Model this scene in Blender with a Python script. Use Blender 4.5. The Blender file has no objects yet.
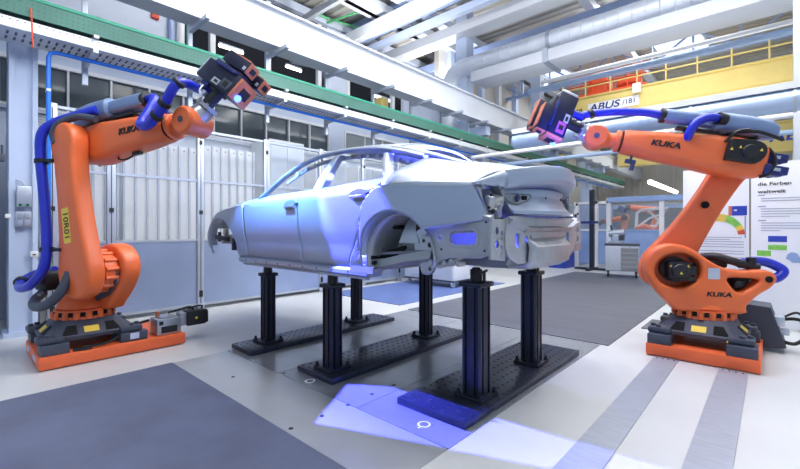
import bpy, bmesh, math, random
from mathutils import Matrix, Vector, Euler
random.seed(7)
C = bpy.context.scene.collection
PI = math.pi
R = math.radians
V = Vector
# ------------------------------------------------------------------ camera
F, H, HY, VPX = 409.0, 1.30, 227.0, 772.0
yaw = math.atan((VPX - 400.0) / F)
FW = V((-math.sin(yaw), math.cos(yaw), 0)); RT = V((math.cos(yaw), math.sin(yaw), 0)); UP = V((0, 0, 1))
cam = bpy.data.cameras.new('camera'); cam.sensor_width = 36.0; cam.lens = F / 800.0 * 36.0
cam.shift_y = (HY - 234.5) / 800.0; cam.clip_end = 200
co = bpy.data.objects.new('camera', cam); C.objects.link(co)
co.location = (0, 0, H); co.rotation_euler = (PI / 2, 0, yaw)
bpy.context.scene.camera = co

def ray(px, py): return FW + RT * ((px - 400.0) / F) + UP * ((HY - py) / F)
def onX(px, py, X):
    d = ray(px, py); t = X / d.x; return V((X, t * d.y, H + t * d.z))
def onY(px, py, Y):
    d = ray(px, py); t = Y / d.y; return V((t * d.x, Y, H + t * d.z))
def onZ(px, py, Z=0.0):
    d = ray(px, py); t = (Z - H) / d.z; return V((t * d.x, t * d.y, Z))

# ------------------------------------------------------------------ materials
MATS = {}
def lin(c):
    c = c / 255.0
    return c / 12.92 if c <= 0.04045 else ((c + 0.055) / 1.055) ** 2.4
def rgb(r, g, b): return (lin(r), lin(g), lin(b), 1)
def mat(name, col, rough=0.5, metal=0.0, noise=0.0, scale=8.0, bump=0.0, bscale=60.0, coat=0.0, emit=None, es=0.0, stretch=None, alpha=None, trans=0.0, detail=4.0, rnoise=0.0):
    m = bpy.data.materials.new(name); m.use_nodes = True
    nt = m.node_tree; b = nt.nodes['Principled BSDF']
    c = rgb(*col)
    b.inputs['Base Color'].default_value = c; b.inputs['Roughness'].default_value = rough; b.inputs['Metallic'].default_value = metal
    if coat: b.inputs['Coat Weight'].default_value = coat; b.inputs['Coat Roughness'].default_value = 0.15
    if trans: b.inputs['Transmission Weight'].default_value = trans; b.inputs['IOR'].default_value = 1.1
    if alpha is not None: b.inputs['Alpha'].default_value = alpha
    if emit: b.inputs['Emission Color'].default_value = rgb(*emit); b.inputs['Emission Strength'].default_value = es
    if noise or bump or rnoise:
        tc = nt.nodes.new('ShaderNodeTexCoord'); vec = tc.outputs['Object']
        if stretch:
            mp = nt.nodes.new('ShaderNodeMapping'); mp.inputs['Scale'].default_value = stretch
            nt.links.new(vec, mp.inputs['Vector']); vec = mp.outputs['Vector']
    if noise or rnoise:
        n = nt.nodes.new('ShaderNodeTexNoise'); n.inputs['Scale'].default_value = scale; n.inputs['Detail'].default_value = detail
        nt.links.new(vec, n.inputs['Vector'])
        if noise:
            r = nt.nodes.new('ShaderNodeValToRGB'); r.color_ramp.elements[0].position = 0.3; r.color_ramp.elements[1].position = 0.7
            r.color_ramp.elements[0].color = tuple(max(0, v * (1 - noise)) for v in c[:3]) + (1,)
            r.color_ramp.elements[1].color = tuple(min(1, v * (1 + noise)) for v in c[:3]) + (1,)
            nt.links.new(n.outputs['Fac'], r.inputs['Fac']); nt.links.new(r.outputs['Color'], b.inputs['Base Color'])
        if rnoise:
            mr = nt.nodes.new('ShaderNodeMapRange'); mr.inputs['To Min'].default_value = max(0, rough - rnoise); mr.inputs['To Max'].default_value = rough + rnoise
            nt.links.new(n.outputs['Fac'], mr.inputs['Value']); nt.links.new(mr.outputs['Result'], b.inputs['Roughness'])
    if bump:
        n2 = nt.nodes.new('ShaderNodeTexNoise'); n2.inputs['Scale'].default_value = bscale; n2.inputs['Detail'].default_value = 2
        nt.links.new(tc.outputs['Object'], n2.inputs['Vector'])
        bp = nt.nodes.new('ShaderNodeBump'); bp.inputs['Strength'].default_value = bump; bp.inputs['Distance'].default_value = 0.01
        nt.links.new(n2.outputs['Fac'], bp.inputs['Height']); nt.links.new(bp.outputs['Normal'], b.inputs['Normal'])
    MATS[name] = m
    return m

M = {}
def dm(key, *a, **k): M[key] = mat(key, *a, **k)
dm('white_floor', (200, 203, 207), 0.36, noise=0.05, scale=1.3, rnoise=0.06, detail=6)
dm('steel_floor', (160, 165, 173), 0.25, 0.4, noise=0.09, scale=1.6, stretch=(1, 2.2, 1), detail=2)
dm('steel_floor_pale', (176, 181, 188), 0.28, 0.3, noise=0.07, scale=2, detail=2)
dm('steel_strip', (168, 176, 192), 0.4, 0.35, noise=0.08, scale=6, stretch=(1, 6, 1))
dm('carpet', (94, 102, 128), 0.9, noise=0.2, scale=1.8, bump=0.5, bscale=220, detail=8)
dm('dark_mat', (92, 95, 108), 0.45, noise=0.14, scale=2.2, stretch=(.4, 2, 1), detail=8)
dm('blue_mat', (92, 112, 170), 0.4, noise=0.12, scale=2.5)
dm('orange', (234, 110, 54), 0.42, noise=0.03, scale=3, bump=0.05, bscale=150, coat=0.15)
dm('orange_plate', (236, 108, 60), 0.5, noise=0.06, scale=5)
dm('casting', (66, 72, 88), 0.5, noise=0.1, scale=6, bump=0.1, bscale=90)
dm('black', (22, 23, 28), 0.45, noise=0.1, scale=10)
dm('head_black', (30, 34, 62), 0.4, 0.3, noise=0.1, scale=12)
dm('black_metal', (46, 50, 64), 0.38, 0.5, noise=0.1, scale=12)
dm('black_plate', (54, 60, 78), 0.3, 0.4, noise=0.2, scale=10)
dm('hole', (6, 6, 8), 0.9, noise=0.05)
dm('steel', (176, 180, 188), 0.32, 0.8, noise=0.08, scale=8)
dm('alu', (182, 190, 205), 0.4, 0.55, noise=0.05, scale=4)
dm('sheet', (158, 174, 208), 0.36, 0.6, noise=0.06, scale=2.2, rnoise=0.08)
dm('car_metal', (170, 182, 202), 0.38, 0.55, noise=0.02, scale=2)
dm('car_raw', (172, 176, 180), 0.36, 0.45, noise=0.1, scale=7, bump=0.12, bscale=14)
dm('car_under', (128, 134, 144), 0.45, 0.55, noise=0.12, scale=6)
dm('white', (232, 234, 238), 0.45, noise=0.02, scale=3)
dm('white_wall', (204, 214, 232), 0.55, noise=0.03, scale=1.5)
dm('beam_white', (208, 213, 222), 0.42, noise=0.02, scale=1.5)
dm('pale_blue_steel', (190, 204, 230), 0.45, noise=0.03, scale=2)
dm('truss', (206, 216, 234), 0.45, 0.1, noise=0.03, scale=2)
dm('truss_blue', (158, 178, 220), 0.5, 0.1, noise=0.05, scale=2)
dm('deck', (188, 186, 182), 0.6, 0.1, noise=0.05, scale=1)
dm('dark_void', (30, 32, 40), 0.8, noise=0.2, scale=1)
dm('dark_glass', (84, 94, 100), 0.08, 0.0, noise=0.3, scale=1.2, coat=0.5)
dm('grey_glass', (150, 160, 165), 0.12, 0.0, noise=0.08, scale=1.2)
dm('clear_panel', (225, 235, 245), 0.06, alpha=0.12, noise=0.01)
dm('green', (24, 140, 112), 0.45, noise=0.08, scale=6)
dm('green_mesh', (62, 108, 96), 0.5, 0.3, noise=0.1, scale=3)
dm('green_pipe', (90, 180, 120), 0.45, noise=0.05)
dm('tray', (200, 206, 214), 0.42, 0.3, noise=0.06, scale=6)
dm('blue_pipe', (26, 118, 228), 0.4, noise=0.04)
dm('blue_hose', (24, 44, 190), 0.38, noise=0.08, scale=10, coat=0.2)
dm('unit_blue', (120, 142, 180), 0.35, 0.2, noise=0.05, scale=5)
dm('yellow', (220, 198, 122), 0.5, noise=0.05, scale=2)
dm('yellow_label', (240, 208, 70), 0.5, noise=0.03)
dm('crane_red', (236, 92, 50), 0.5, noise=0.05)
dm('logo_blue', (20, 40, 110), 0.5, noise=0.02)
dm('ink', (24, 24, 28), 0.6, noise=0.02)
dm('grey_ink', (150, 160, 182), 0.6, noise=0.02)
dm('copper', (214, 128, 96), 0.4, 0.3, noise=0.05, scale=6)
dm('magenta', (190, 90, 190), 0.4, 0.2, noise=0.05)
dm('silver_cap', (196, 204, 216), 0.3, 0.5, noise=0.04)
dm('navy', (36, 48, 112), 0.4, 0.2, noise=0.08)
dm('duct', (224, 230, 240), 0.35, 0.35, noise=0.05, scale=3)
dm('duct_blue', (176, 198, 228), 0.35, 0.35, noise=0.04, scale=3)
dm('beige_wall', (196, 192, 184), 0.6, noise=0.04, scale=.6)
dm('poster', (236, 240, 248), 0.5, noise=0.01)
dm('pr_blue', (40, 70, 180), 0.5, noise=0.1)
dm('pr_green', (130, 200, 90), 0.5, noise=0.15, scale=20)
dm('pr_yellow', (230, 196, 80), 0.5, noise=0.1)
dm('pr_red', (214, 90, 60), 0.5, noise=0.1)
dm('pr_cyan', (120, 200, 220), 0.5, noise=0.1)
dm('rubber', (36, 38, 44), 0.7, noise=0.05)
dm('tube_lamp', (255, 255, 255), 0.5, emit=(255, 252, 244), es=7)
dm('skylight', (220, 232, 250), 0.5, emit=(205, 222, 255), es=1.3)
dm('blue_lens', (60, 90, 255), 0.2, emit=(70, 100, 255), es=7)
dm('cart_grey', (190, 198, 212), 0.45, noise=0.03)
dm('drawer_grey', (150, 152, 156), 0.45, noise=0.03)
dm('cell_blue', (150, 176, 222), 0.4, 0.2, noise=0.05, scale=2)
dm('red', (206, 74, 44), 0.5, noise=0.03)

# ------------------------------------------------------------------ mesh builder
def frame(o, x, y, z):
    return Matrix(((x[0], y[0], z[0], o[0]), (x[1], y[1], z[1], o[1]), (x[2], y[2], z[2], o[2]), (0, 0, 0, 1)))
def world_of(o):
    m = o.matrix_basis.copy()
    while o.parent is not None:
        o = o.parent; m = o.matrix_basis @ m
    return m
def euler_m(loc=(0, 0, 0), rot=(0, 0, 0)): return Matrix.Translation(V(loc)) @ Euler(rot).to_matrix().to_4x4()
ID = Matrix.Identity(4)

class MB:
    def __init__(self, X=None): self.bm = bmesh.new(); self.X = X or ID
    def _add(self, verts, faces):
        vs = [self.bm.verts.new(self.X @ V(v)) for v in verts]
        for f in faces:
            try: self.bm.faces.new([vs[i] for i in f])
            except ValueError: pass
        return self
    def box(self, c, s, rot=(0, 0, 0), bev=0.0, m=None, seg=2):
        t = bmesh.new()
        bmesh.ops.create_cube(t, size=1.0)
        bmesh.ops.scale(t, vec=V(s), verts=t.verts)
        if bev: bmesh.ops.bevel(t, geom=t.edges[:], offset=bev, segments=seg, affect='EDGES', profile=0.5)
        mm = m if m is not None else euler_m(c, rot)
        if m is not None: mm = m @ Matrix.Translation(V(c))
        t.transform(mm); self.merge(t); return self
    def b6(self, x0, x1, y0, y1, z0, z1, bev=0.0):
        return self.box(((x0 + x1) / 2, (y0 + y1) / 2, (z0 + z1) / 2), (abs(x1 - x0), abs(y1 - y0), abs(z1 - z0)), bev=bev)
    def merge(self, t):
        me = bpy.data.meshes.new('tmp'); t.to_mesh(me); t.free()
        me.transform(self.X); self.bm.from_mesh(me); bpy.data.meshes.remove(me); return self
    def mesh(self, me, mm=ID):
        me.transform(self.X @ mm); self.bm.from_mesh(me); bpy.data.meshes.remove(me); return self
    def cyl(self, p0, p1, r0, r1=None, n=16, bev=0.0):
        if r1 is None: r1 = r0
        p0, p1 = V(p0), V(p1); ax = (p1 - p0)
        L = ax.length
        if bev:
            pr = [(0, 0), (r0 - bev, 0), (r0, bev), (r1, L - bev), (r1 - bev, L), (0, L)]
        else:
            pr = [(0, 0), (r0, 0), (r1, L), (0, L)]
        q = V((0, 0, 1)).rotation_difference(ax.normalized()).to_matrix().to_4x4()
        return self.lathe(pr, Matrix.Translation(p0) @ q, n)
    def lathe(self, prof, mm=ID, n=24):
        vs, fs, rings = [], [], []
        for r, z in prof:
            if r < 1e-6: rings.append([len(vs)]); vs.append(mm @ V((0, 0, z)))
            else:
                rings.append(list(range(len(vs), len(vs) + n)))
                for k in range(n):
                    a = 2 * PI * k / n; vs.append(mm @ V((r * math.cos(a), r * math.sin(a), z)))
        for a, b in zip(rings[:-1], rings[1:]):
            if len(a) == 1 and len(b) == 1: continue
            for k in range(n):
                k2 = (k + 1) % n
                if len(a) == 1: fs.append((a[0], b[k], b[k2])) if False else fs.append((a[0], b[k2], b[k]))
                elif len(b) == 1: fs.append((a[k], a[k2], b[0]))
                else: fs.append((a[k], a[k2], b[k2], b[k]))
        return self._add(vs, fs)
    def loft(self, secs, cap=True, closed=True):
        vs, fs = [], []; n = len(secs[0])
        for s in secs: vs += [V(p) for p in s]
        for i in range(len(secs) - 1):
            for k in range(n if closed else n - 1):
                k2 = (k + 1) % n
                fs.append((i * n + k, i * n + k2, (i + 1) * n + k2, (i + 1) * n + k))
        if cap and closed:
            fs.append(tuple(reversed(range(n)))); fs.append(tuple(range((len(secs) - 1) * n, len(secs) * n)))
        return self._add(vs, fs)
    def grid(self, P): return self.loft(P, cap=False, closed=False)
    def sweep(self, pts, prof, up=(0, 0, 1), cap=True):
        """prof = list of (side, up) offsets"""
        pts = [V(p) for p in pts]; secs = []
        for i, p in enumerate(pts):
            t = (pts[min(i + 1, len(pts) - 1)] - pts[max(i - 1, 0)]).normalized()
            s = t.cross(V(up)); s = s.normalized() if s.length > 1e-4 else V((1, 0, 0)); u = s.cross(t)
            secs.append([p + s * a + u * b for a, b in prof])
        return self.loft(secs, cap)
    def tube(self, pts, r, n=8, smooth=0, cap=True):
        pts = [V(p) for p in pts]
        if smooth: pts = catmull(pts, smooth)
        t0 = (pts[1] - pts[0]).normalized()
        s = t0.orthogonal().normalized(); secs = []
        for i, p in enumerate(pts):
            t = (pts[min(i + 1, len(pts) - 1)] - pts[max(i - 1, 0)]).normalized()
            s = (s - t * s.dot(t)).normalized(); u = t.cross(s)
            rr = r(i / (len(pts) - 1)) if callable(r) else r
            secs.append([p + s * (rr * math.cos(2 * PI * k / n)) + u * (rr * math.sin(2 * PI * k / n)) for k in range(n)])
        return self.loft(secs, cap)
    def prism(self, poly, z0, z1, mm=ID):
        n = len(poly)
        return self.loft([[mm @ V((p[0], p[1], z0)) for p in poly], [mm @ V((p[0], p[1], z1)) for p in poly]])
    def plate(self, outer, holes, z0, z1, mm=ID, bev=0.0):
        """extruded outline with holes: x,y of outline in mm's x,y, thickness along mm's z"""
        cu = bpy.data.curves.new('tmpc', 'CURVE'); cu.dimensions = '2D'; cu.fill_mode = 'BOTH'
        for loop in [outer] + list(holes):
            sp = cu.splines.new('POLY'); sp.points.add(len(loop) - 1)
            for q, p in zip(sp.points, loop): q.co = (p[0], p[1], 0, 1)
            sp.use_cyclic_u = True
        d = abs(z1 - z0) / 2
        cu.extrude = max(d - bev, 1e-4); cu.bevel_depth = bev; cu.offset = -bev; cu.bevel_resolution = 2
        ob = bpy.data.objects.new('tmpo', cu)
        C.objects.link(ob); dg = bpy.context.evaluated_depsgraph_get()
        me = bpy.data.meshes.new_from_object(ob.evaluated_get(dg))
        bpy.data.objects.remove(ob); bpy.data.curves.remove(cu)
        return self.mesh(me, mm @ Matrix.Translation((0, 0, (z0 + z1) / 2)))
    def text(self, s, size, mm, ext=0.002, align='CENTER', shear=0.0, sx=1.0, bold=0.012):
        cu = bpy.data.curves.new('tmpt', 'FONT'); cu.body = s; cu.size = size; cu.extrude = ext; cu.align_x = align; cu.align_y = 'CENTER'; cu.shear = shear; cu.offset = size * bold
        ob = bpy.data.objects.new('tmpo', cu); C.objects.link(ob); dg = bpy.context.evaluated_depsgraph_get()
        me = bpy.data.meshes.new_from_object(ob.evaluated_get(dg))
        bpy.data.objects.remove(ob); bpy.data.curves.remove(cu)
        return self.mesh(me, mm @ Matrix.Diagonal((sx, 1, 1, 1)))
    def build(self, name, m, parent=None, world=False, ang=35, solid=0.0, loc=None, fix=True):
        bm = self.bm
        bmesh.ops.remove_doubles(bm, verts=bm.verts, dist=1e-5)
        if fix: bmesh.ops.recalc_face_normals(bm, faces=bm.faces)
        me = bpy.data.meshes.new(name)
        o = bpy.data.objects.new(name, me); C.objects.link(o)
        if parent is not None:
            o.parent = parent
            if world: bm.transform(world_of(parent).inverted())
        elif loc is not None:
            o.location = loc; bm.transform(Matrix.Translation(-V(loc)))
        bm.to_mesh(me); bm.free()
        me.polygons.foreach_set('use_smooth', [True] * len(me.polygons))
        me.set_sharp_from_angle(angle=R(ang))
        me.materials.append(M[m])
        if solid:
            sm = o.modifiers.new('solid', 'SOLIDIFY'); sm.thickness = abs(solid); sm.offset = 1 if solid < 0 else -1
        return o

def catmull(pts, k):
    out = []; n = len(pts)
    for i in range(n - 1):
        p0 = pts[max(i - 1, 0)]; p1 = pts[i]; p2 = pts[i + 1]; p3 = pts[min(i + 2, n - 1)]
        for j in range(k):
            t = j / k
            out.append(0.5 * ((2 * p1) + (p2 - p0) * t + (2 * p0 - 5 * p1 + 4 * p2 - p3) * t * t + (3 * p1 - p0 - 3 * p2 + p3) * t ** 3))
    out.append(pts[-1]); return out
def interp(xs, ys):
    n = len(xs); d = [(ys[i + 1] - ys[i]) / (xs[i + 1] - xs[i]) for i in range(n - 1)]
    m = [d[0]] + [0 if d[i - 1] * d[i] <= 0 else 2 * d[i - 1] * d[i] / (d[i - 1] + d[i]) for i in range(1, n - 1)] + [d[-1]]
    def f(x):
        x = min(max(x, xs[0]), xs[-1]); i = 0
        while i < n - 2 and x > xs[i + 1]: i += 1
        h = xs[i + 1] - xs[i]; t = (x - xs[i]) / h
        return (2 * t ** 3 - 3 * t * t + 1) * ys[i] + (t ** 3 - 2 * t * t + t) * h * m[i] + (3 * t * t - 2 * t ** 3) * ys[i + 1] + (t ** 3 - t * t) * h * m[i + 1]
    return f
def ell(cx, cy, a, b, n=28, rot=0): return [(cx + a * math.cos(2 * PI * k / n) * math.cos(rot) - b * math.sin(2 * PI * k / n) * math.sin(rot), cy + a * math.cos(2 * PI * k / n) * math.sin(rot) + b * math.sin(2 * PI * k / n) * math.cos(rot)) for k in range(n)]
def rrect(x0, x1, y0, y1, r, n=4):
    out = []
    for cx, cy, a0 in ((x1 - r, y1 - r, 0), (x0 + r, y1 - r, 90), (x0 + r, y0 + r, 180), (x1 - r, y0 + r, 270)):
        for k in range(n + 1):
            a = R(a0 + 90 * k / n); out.append((cx + r * math.cos(a), cy + r * math.sin(a)))
    return out
def smooth_poly(pts, k=4):
    P = [V((p[0], p[1], 0)) for p in pts]; n = len(P); out = []
    for i in range(n):
        p0, p1, p2, p3 = P[i - 1], P[i], P[(i + 1) % n], P[(i + 2) % n]
        for j in range(k):
            t = j / k
            q = 0.5 * ((2 * p1) + (p2 - p0) * t + (2 * p0 - 5 * p1 + 4 * p2 - p3) * t * t + (3 * p1 - p0 - 3 * p2 + p3) * t ** 3)
            out.append((q.x, q.y))
    return out

def tag(o, label, cat, group=None, kind=None):
    o['label'] = label; o['category'] = cat
    if group: o['group'] = group
    if kind: o['kind'] = kind
    return o
def thing(name, label, cat, loc=(0, 0, 0), rz=0.0, group=None):
    o = bpy.data.objects.new(name, None); C.objects.link(o); o.empty_display_size = 0.1
    o.location = loc; o.rotation_euler = (0, 0, rz); return tag(o, label, cat, group)
def struct(o): o['kind'] = 'structure'; return o
def dup(root, loc, rz=None, label=None):
    kids = {}
    for ob in bpy.data.objects:
        if ob.parent: kids.setdefault(ob.parent.name, []).append(ob)
    def cp(o, par):
        c = o.copy(); C.objects.link(c); c.parent = par
        for ch in kids.get(o.name, []): cp(ch, c)
        return c
    r = cp(root, None); r.location = loc
    if rz is not None: r.rotation_euler = (0, 0, rz)
    if label: r['label'] = label
    return r
XZ = Matrix(((1, 0, 0, 0), (0, 0, 1, 0), (0, 1, 0, 0), (0, 0, 0, 1)))   # plate x->x, y->z, thickness->y (left-handed, normals are recalculated)
# ================================================================== SETTING
struct(MB().b6(-16, 9, -5, 31, -0.2, 0.0).build('floor', 'white_floor'))
# floor coverings (each lies on or in the floor)
tag(MB().b6(-4.21, -1.25, -3.5, 1.415, 0, 0.016).build('carpet', 'carpet', loc=(-2.7, -1, 0)), 'dark grey ribbed carpet runner across the lower left foreground', 'carpet')
mb = MB().b6(-4.22, -1.40, 1.43, 1.95, 0, 0.006)
tag(mb.build('floor_plate', 'steel_floor_pale', loc=(-2.8, 1.7, 0)), 'pale steel floor plate strip between the carpet and the car stands', 'floor plate')
for i, (x0, x1, lab) in enumerate(((-4.22, -3.24, 'steel floor plate under the front of the car body'), (-3.235, -2.2, 'steel floor plate under the middle of the car body'), (-2.195, -1.40, 'steel floor plate under the rear of the car body'))):
    tag(MB().b6(x0, x1, 1.955, 4.8, 0, 0.006).build('floor_plate', 'steel_floor', loc=((x0 + x1) / 2, 3.3, 0)), lab, 'floor plate')
tag(MB().b6(-4.22, -1.32, 4.83, 12.2, 0, 0.012).build('floor_mat', 'dark_mat', loc=(-2.8, 8, 0)), 'long dark grey floor mat behind the car running to the back', 'mat')
tag(MB().b6(-6.45, -4.55, 5.0, 8.6, 0, 0.012).build('floor_mat', 'blue_mat', loc=(-5.5, 7, 0)), 'blue grey floor mat under the white trolley box', 'mat')
tag(MB().b6(-1.24, -0.62, 5.95, 6.6, 0, 0.012).build('floor_mat', 'dark_mat', loc=(-.9, 6.2, 0)), 'small dark floor mat behind the right robot base', 'mat')
for x0, x1, lab in ((-0.87, -0.67, 'flat steel rail strip in the floor ending at the left of the right robot plate'), (-0.36, -0.155, 'flat steel rail strip in the floor ending under the middle of the right robot plate')):
    t = thing('floor_rail', lab, 'rail', ((x0 + x1) / 2, 3.4, 0), group='steel strips to the right robot')
    MB().b6(x0, x1, -1.5, 4.755, 0, 0.008).build('strip', 'steel_strip', t, True)
    m = MB()
    for k in range(4): m.cyl((x0 + .03 + .047 * k, 4.70, 0.008), (x0 + .03 + .047 * k, 4.70, 0.012), .008, n=8)
    m.build('screw_row', 'ink', t, True)
for y0, y1, lab in ((.62, .78, 'flat steel rail strip left of the left robot plate near its front corner'), (1.0, 1.16, 'flat steel rail strip running left from behind the left robot plate')):
    tag(MB().b6(-9.0, -5.76, y0, y1, 0, 0.008).build('floor_rail', 'steel_strip', loc=(-7, y0, 0)), lab, 'rail', 'steel strips to the left robot')
# floor anchor sockets
ANC = [(233, 377), (284, 373), (322, 416), (291, 428.5), (348, 405), (372, 394), (394, 385)]
for i, (px, py) in enumerate(ANC):
    p = onZ(px, py, .006)
    tag(MB().lathe([(0, .004), (.008, .004), (.013, .0035), (.016, 0), (0, 0)], Matrix.Translation(p), 12).build('floor_socket', 'ink', loc=p), 'small black round socket set in the steel floor plates', 'floor socket', 'black floor sockets')
for px, py, lab in ((310, 381.5, 'steel ring cap in the floor in front of the middle stand plate'), (424, 425, 'steel ring cap in the floor in front of the rear stand plate')):
    p = onZ(px, py, .006)
    t = thing('floor_ring', lab, 'floor cap', p)
    MB().lathe([(0, .004), (.05, .004), (.055, 0), (0, 0)], ID, 24).build('disc', 'steel_floor', t)
    MB().lathe([(.03, .0055), (.04, .0065), (.045, .0055)], ID, 24).build('ring', 'white', t)

# ------------------------------------------------------------------ left wall: office block in the hall
struct(MB().b6(-8.3, -8.0, -3, 12, 0, 3.02).b6(-8.3, -8.0, -3, 12, 3.72, 3.95).b6(-8.3, -8.0, 6.22, 6.72, 3.02, 3.72).b6(-8.3, -8, 9.4, 12, 3.02, 3.72).b6(-8.3, -8, -3, -1, 3.02, 3.72).b6(-11, -8.3, -3, 12, 3.85, 3.95).build('wall_left', 'white_wall'))
def win(n, y0, y1, step, glass):
    w = MB()
    w.b6(-8.03, -7.96, y0, y1, 3.02, 3.06).b6(-8.03, -7.96, y0, y1, 3.69, 3.75)
    y = y0
    while y < y1 + .01:
        w.b6(-8.03, -7.97, y - .014, y + .014, 3.06, 3.69); y += step
    o = struct(w.build('window_%d' % n, 'white'))
    MB().b6(-8.06, -8.04, y0, y1, 3.03, 3.72).build('glass', glass, o)
    s = MB().b6(-8.0, -7.93, y0 - .03, y1, 2.97, 3.02).build('sill', 'alu', o)
win(1, -1.0, 6.2, .5538, 'dark_glass')
win(2, 6.72, 9.4, .67, 'grey_glass')
m = MB()
for k in range(13): m.b6(-8.0, -7.985, .6, 1.6, 2.45 + .04 * k, 2.475 + .04 * k)
tag(m.build('louvre_blind', 'white', loc=(-8, 1.1, 2.45)), 'white horizontal louvre blind under the office windows behind the left column', 'blind')
struct(MB().b6(-7.97, -7.9, -3, 2.72, 3.95, 6.2).build('wall_left_upper', 'white_wall'))
struct(MB().b6(-11.2, -11, -3, 31, 0, 9).build('wall_left_back', 'dark_void'))  # near-black colour stands for the unlit depth behind the gallery
# column and panelling at far left
t = thing('steel_column', 'white box steel column standing at the left edge beside the left robot', 'column', (-6.75, .5, 0))
cy0, cy1 = onX(9, 200, -6.62).y, onX(38, 200, -6.62).y
MB().b6(-6.95, -6.66, cy0, cy1, 0, 5.4).b6(-6.95, -6.62, cy0, cy0 + .05, 0, 5.4).b6(-6.95, -6.62, cy1 - .05, cy1, 0, 5.4).build('shaft', 'pale_blue_steel', t, True)
MB().b6(-7.0, -6.58, cy0 - .05, cy1 + .05, 0, .05).build('foot', 'pale_blue_steel', t, True)
struct(MB().b6(-6.95, -6.9, -2.2, cy0 - .06, 0, 3.3).b6(-6.9, -6.85, .1, .16, 0, 3.3).b6(-6.9, -6.85, -.3, -.24, 0, 3.3).build('trim_1', 'pale_blue_steel'))
# switch box on the column
p0 = onX(16, 207, -6.630); p1 = onX(31, 187, -6.630)
t = thing('switch_box', 'grey switch box with two round sockets fixed to the left column', 'switch box', (-6.620, (p0.y + p1.y) / 2, p0.z))
MB().box((-6.585, (p0.y + p1.y) / 2, (p0.z + p1.z) / 2), (.07, abs(p1.y - p0.y), p1.z - p0.z), bev=.008).build('housing', 'alu', t, True)
for px in (20, 27.5):
    q = onX(px, 205, -6.550); MB().cyl((-6.552, q.y, q.z), (-6.535, q.y, q.z), .017, n=14).build('socket', 'green', t, True); MB().cyl((-6.540, q.y, q.z), (-6.530, q.y, q.z), .009, n=10).build('socket_hole', 'ink', t, True)
q0 = onX(15, 227, -6.630); q1 = onX(31, 212, -6.630)
t = thing('socket_panel', 'small grey panel of four dark flaps below the switch box on the column', 'socket panel', (-6.620, (q0.y + q1.y) / 2, q0.z))
MB().box((-6.605, (q0.y + q1.y) / 2, (q0.z + q1.z) / 2), (.03, q1.y - q0.y, q1.z - q0.z), bev=.004).build('plate', 'alu', t, True)
for a in (.27, .73):
    for b in (.27, .73): MB().box((-6.585, q0.y + (q1.y - q0.y) * a, q0.z + (q1.z - q0.z) * b), (.012, (q1.y - q0.y) * .36, (q1.z - q0.z) * .36), bev=.003).build('flap', 'grey_ink', t, True)
q = onX(8, 216, -6.630)
tag(MB().box(q, (.04, .05, .05), bev=.006).build('junction_box', 'white', loc=q), 'small white junction box at the left of the grey switch box', 'junction box')
q = onX(34, 254, -6.630)
t = thing('wall_outlet', 'white outlet box at the foot of a conduit on the left column', 'outlet', q)
MB().box(q, (.05, .075, .07), bev=.008).build('housing', 'white', t, True)
MB().box(q + V((.026, 0, -.005)), (.004, .03, .012)).build('slot', 'ink', t, True)
MB().cyl(q + V((0, 0, .035)), q + V((0, 0, .5)), .008, n=8).build('conduit', 'alu', t, True)
q = onX(9, 190, -6.630)
tag(MB().tube([q + V((0, 0, -.1)), q + V((0, 0, .1)), q + V((0, .03, .13)), q + V((.01, .12, .1)), q + V((.02, .14, .02))], .008, smooth=4).build('cable_conduit', 'alu', loc=q), 'thin grey conduit curving into the switch box on the column', 'conduit')
q = onX(2, 158, -6.6)
tag(MB().box(q, (.06, .05, .09), bev=.01).cyl(q, q + V((0, 0, .15)), .012).build('pipe_clamp', 'casting', loc=q), 'dark pipe clamp at the far left edge beside the column', 'clamp')

# white ribbed partition panels behind the fence
def slatpanel(y0, y1, z1, lab):
    t = thing('ribbed_panel', lab, 'partition', (-7.42, (y0 + y1) / 2, 0), group='white ribbed partition panels')
    MB().b6(-7.45, -7.41, y0, y1, 0, z1).build('sheet', 'white', t, True)
    n = max(3, int((y1 - y0) / .14)); m = MB(); h = MB()
    for k in range(n + 1):
        y = y0 + (y1 - y0) * k / n; m.b6(-7.41, -7.375, y - .014, y + .014, .02, z1)
    for k in range(n):
        y = y0 + (y1 - y0) * (k + .5) / n; h.cyl((-7.412, y, z1 - .07), (-7.405, y, z1 - .07), .012, n=8)
    m.build('rib', 'alu', t, True); h.build('hole_row', 'ink', t, True)
slatpanel(.5, 1.72, 2.5, 'white ribbed partition panel behind the upper arm of the left robot')
slatpanel(1.8, 2.92, 2.66, 'white ribbed partition panel between the two fence posts behind the left robot hand')
slatpanel(3.0, 3.93, 2.74, 'white ribbed partition panel behind the front wing of the car body')
def cabinet(y0, y1, z1, x1, lab):
    t = thing('white_cabinet', lab, 'cabinet', ((x1 - .5), (y0 + y1) / 2, 0))
    MB().b6(x1 - .7, x1, y0, y1, 0.0, z1, bev=.01).build('body', 'white', t, True)
    MB().b6(x1, x1 + .012, y0 + .03, (y0 + y1) / 2 - .005, .1, z1 - .05).build('door', 'alu', t, True)
    MB().b6(x1, x1 + .012, (y0 + y1) / 2 + .005, y1 - .03, .1, z1 - .05).build('door', 'alu', t, True)
cabinet(4.15, 4.95, 3.02, -7.2, 'tall white control cabinet behind the windscreen opening of the car body')
cabinet(5.25, 6.1, 2.8, -7.2, 'second white control cabinet behind the front door window of the car body')
cabinet(6.5, 7.4, 2.75, -7.25, 'third white control cabinet behind the rear window of the car body')

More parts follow.
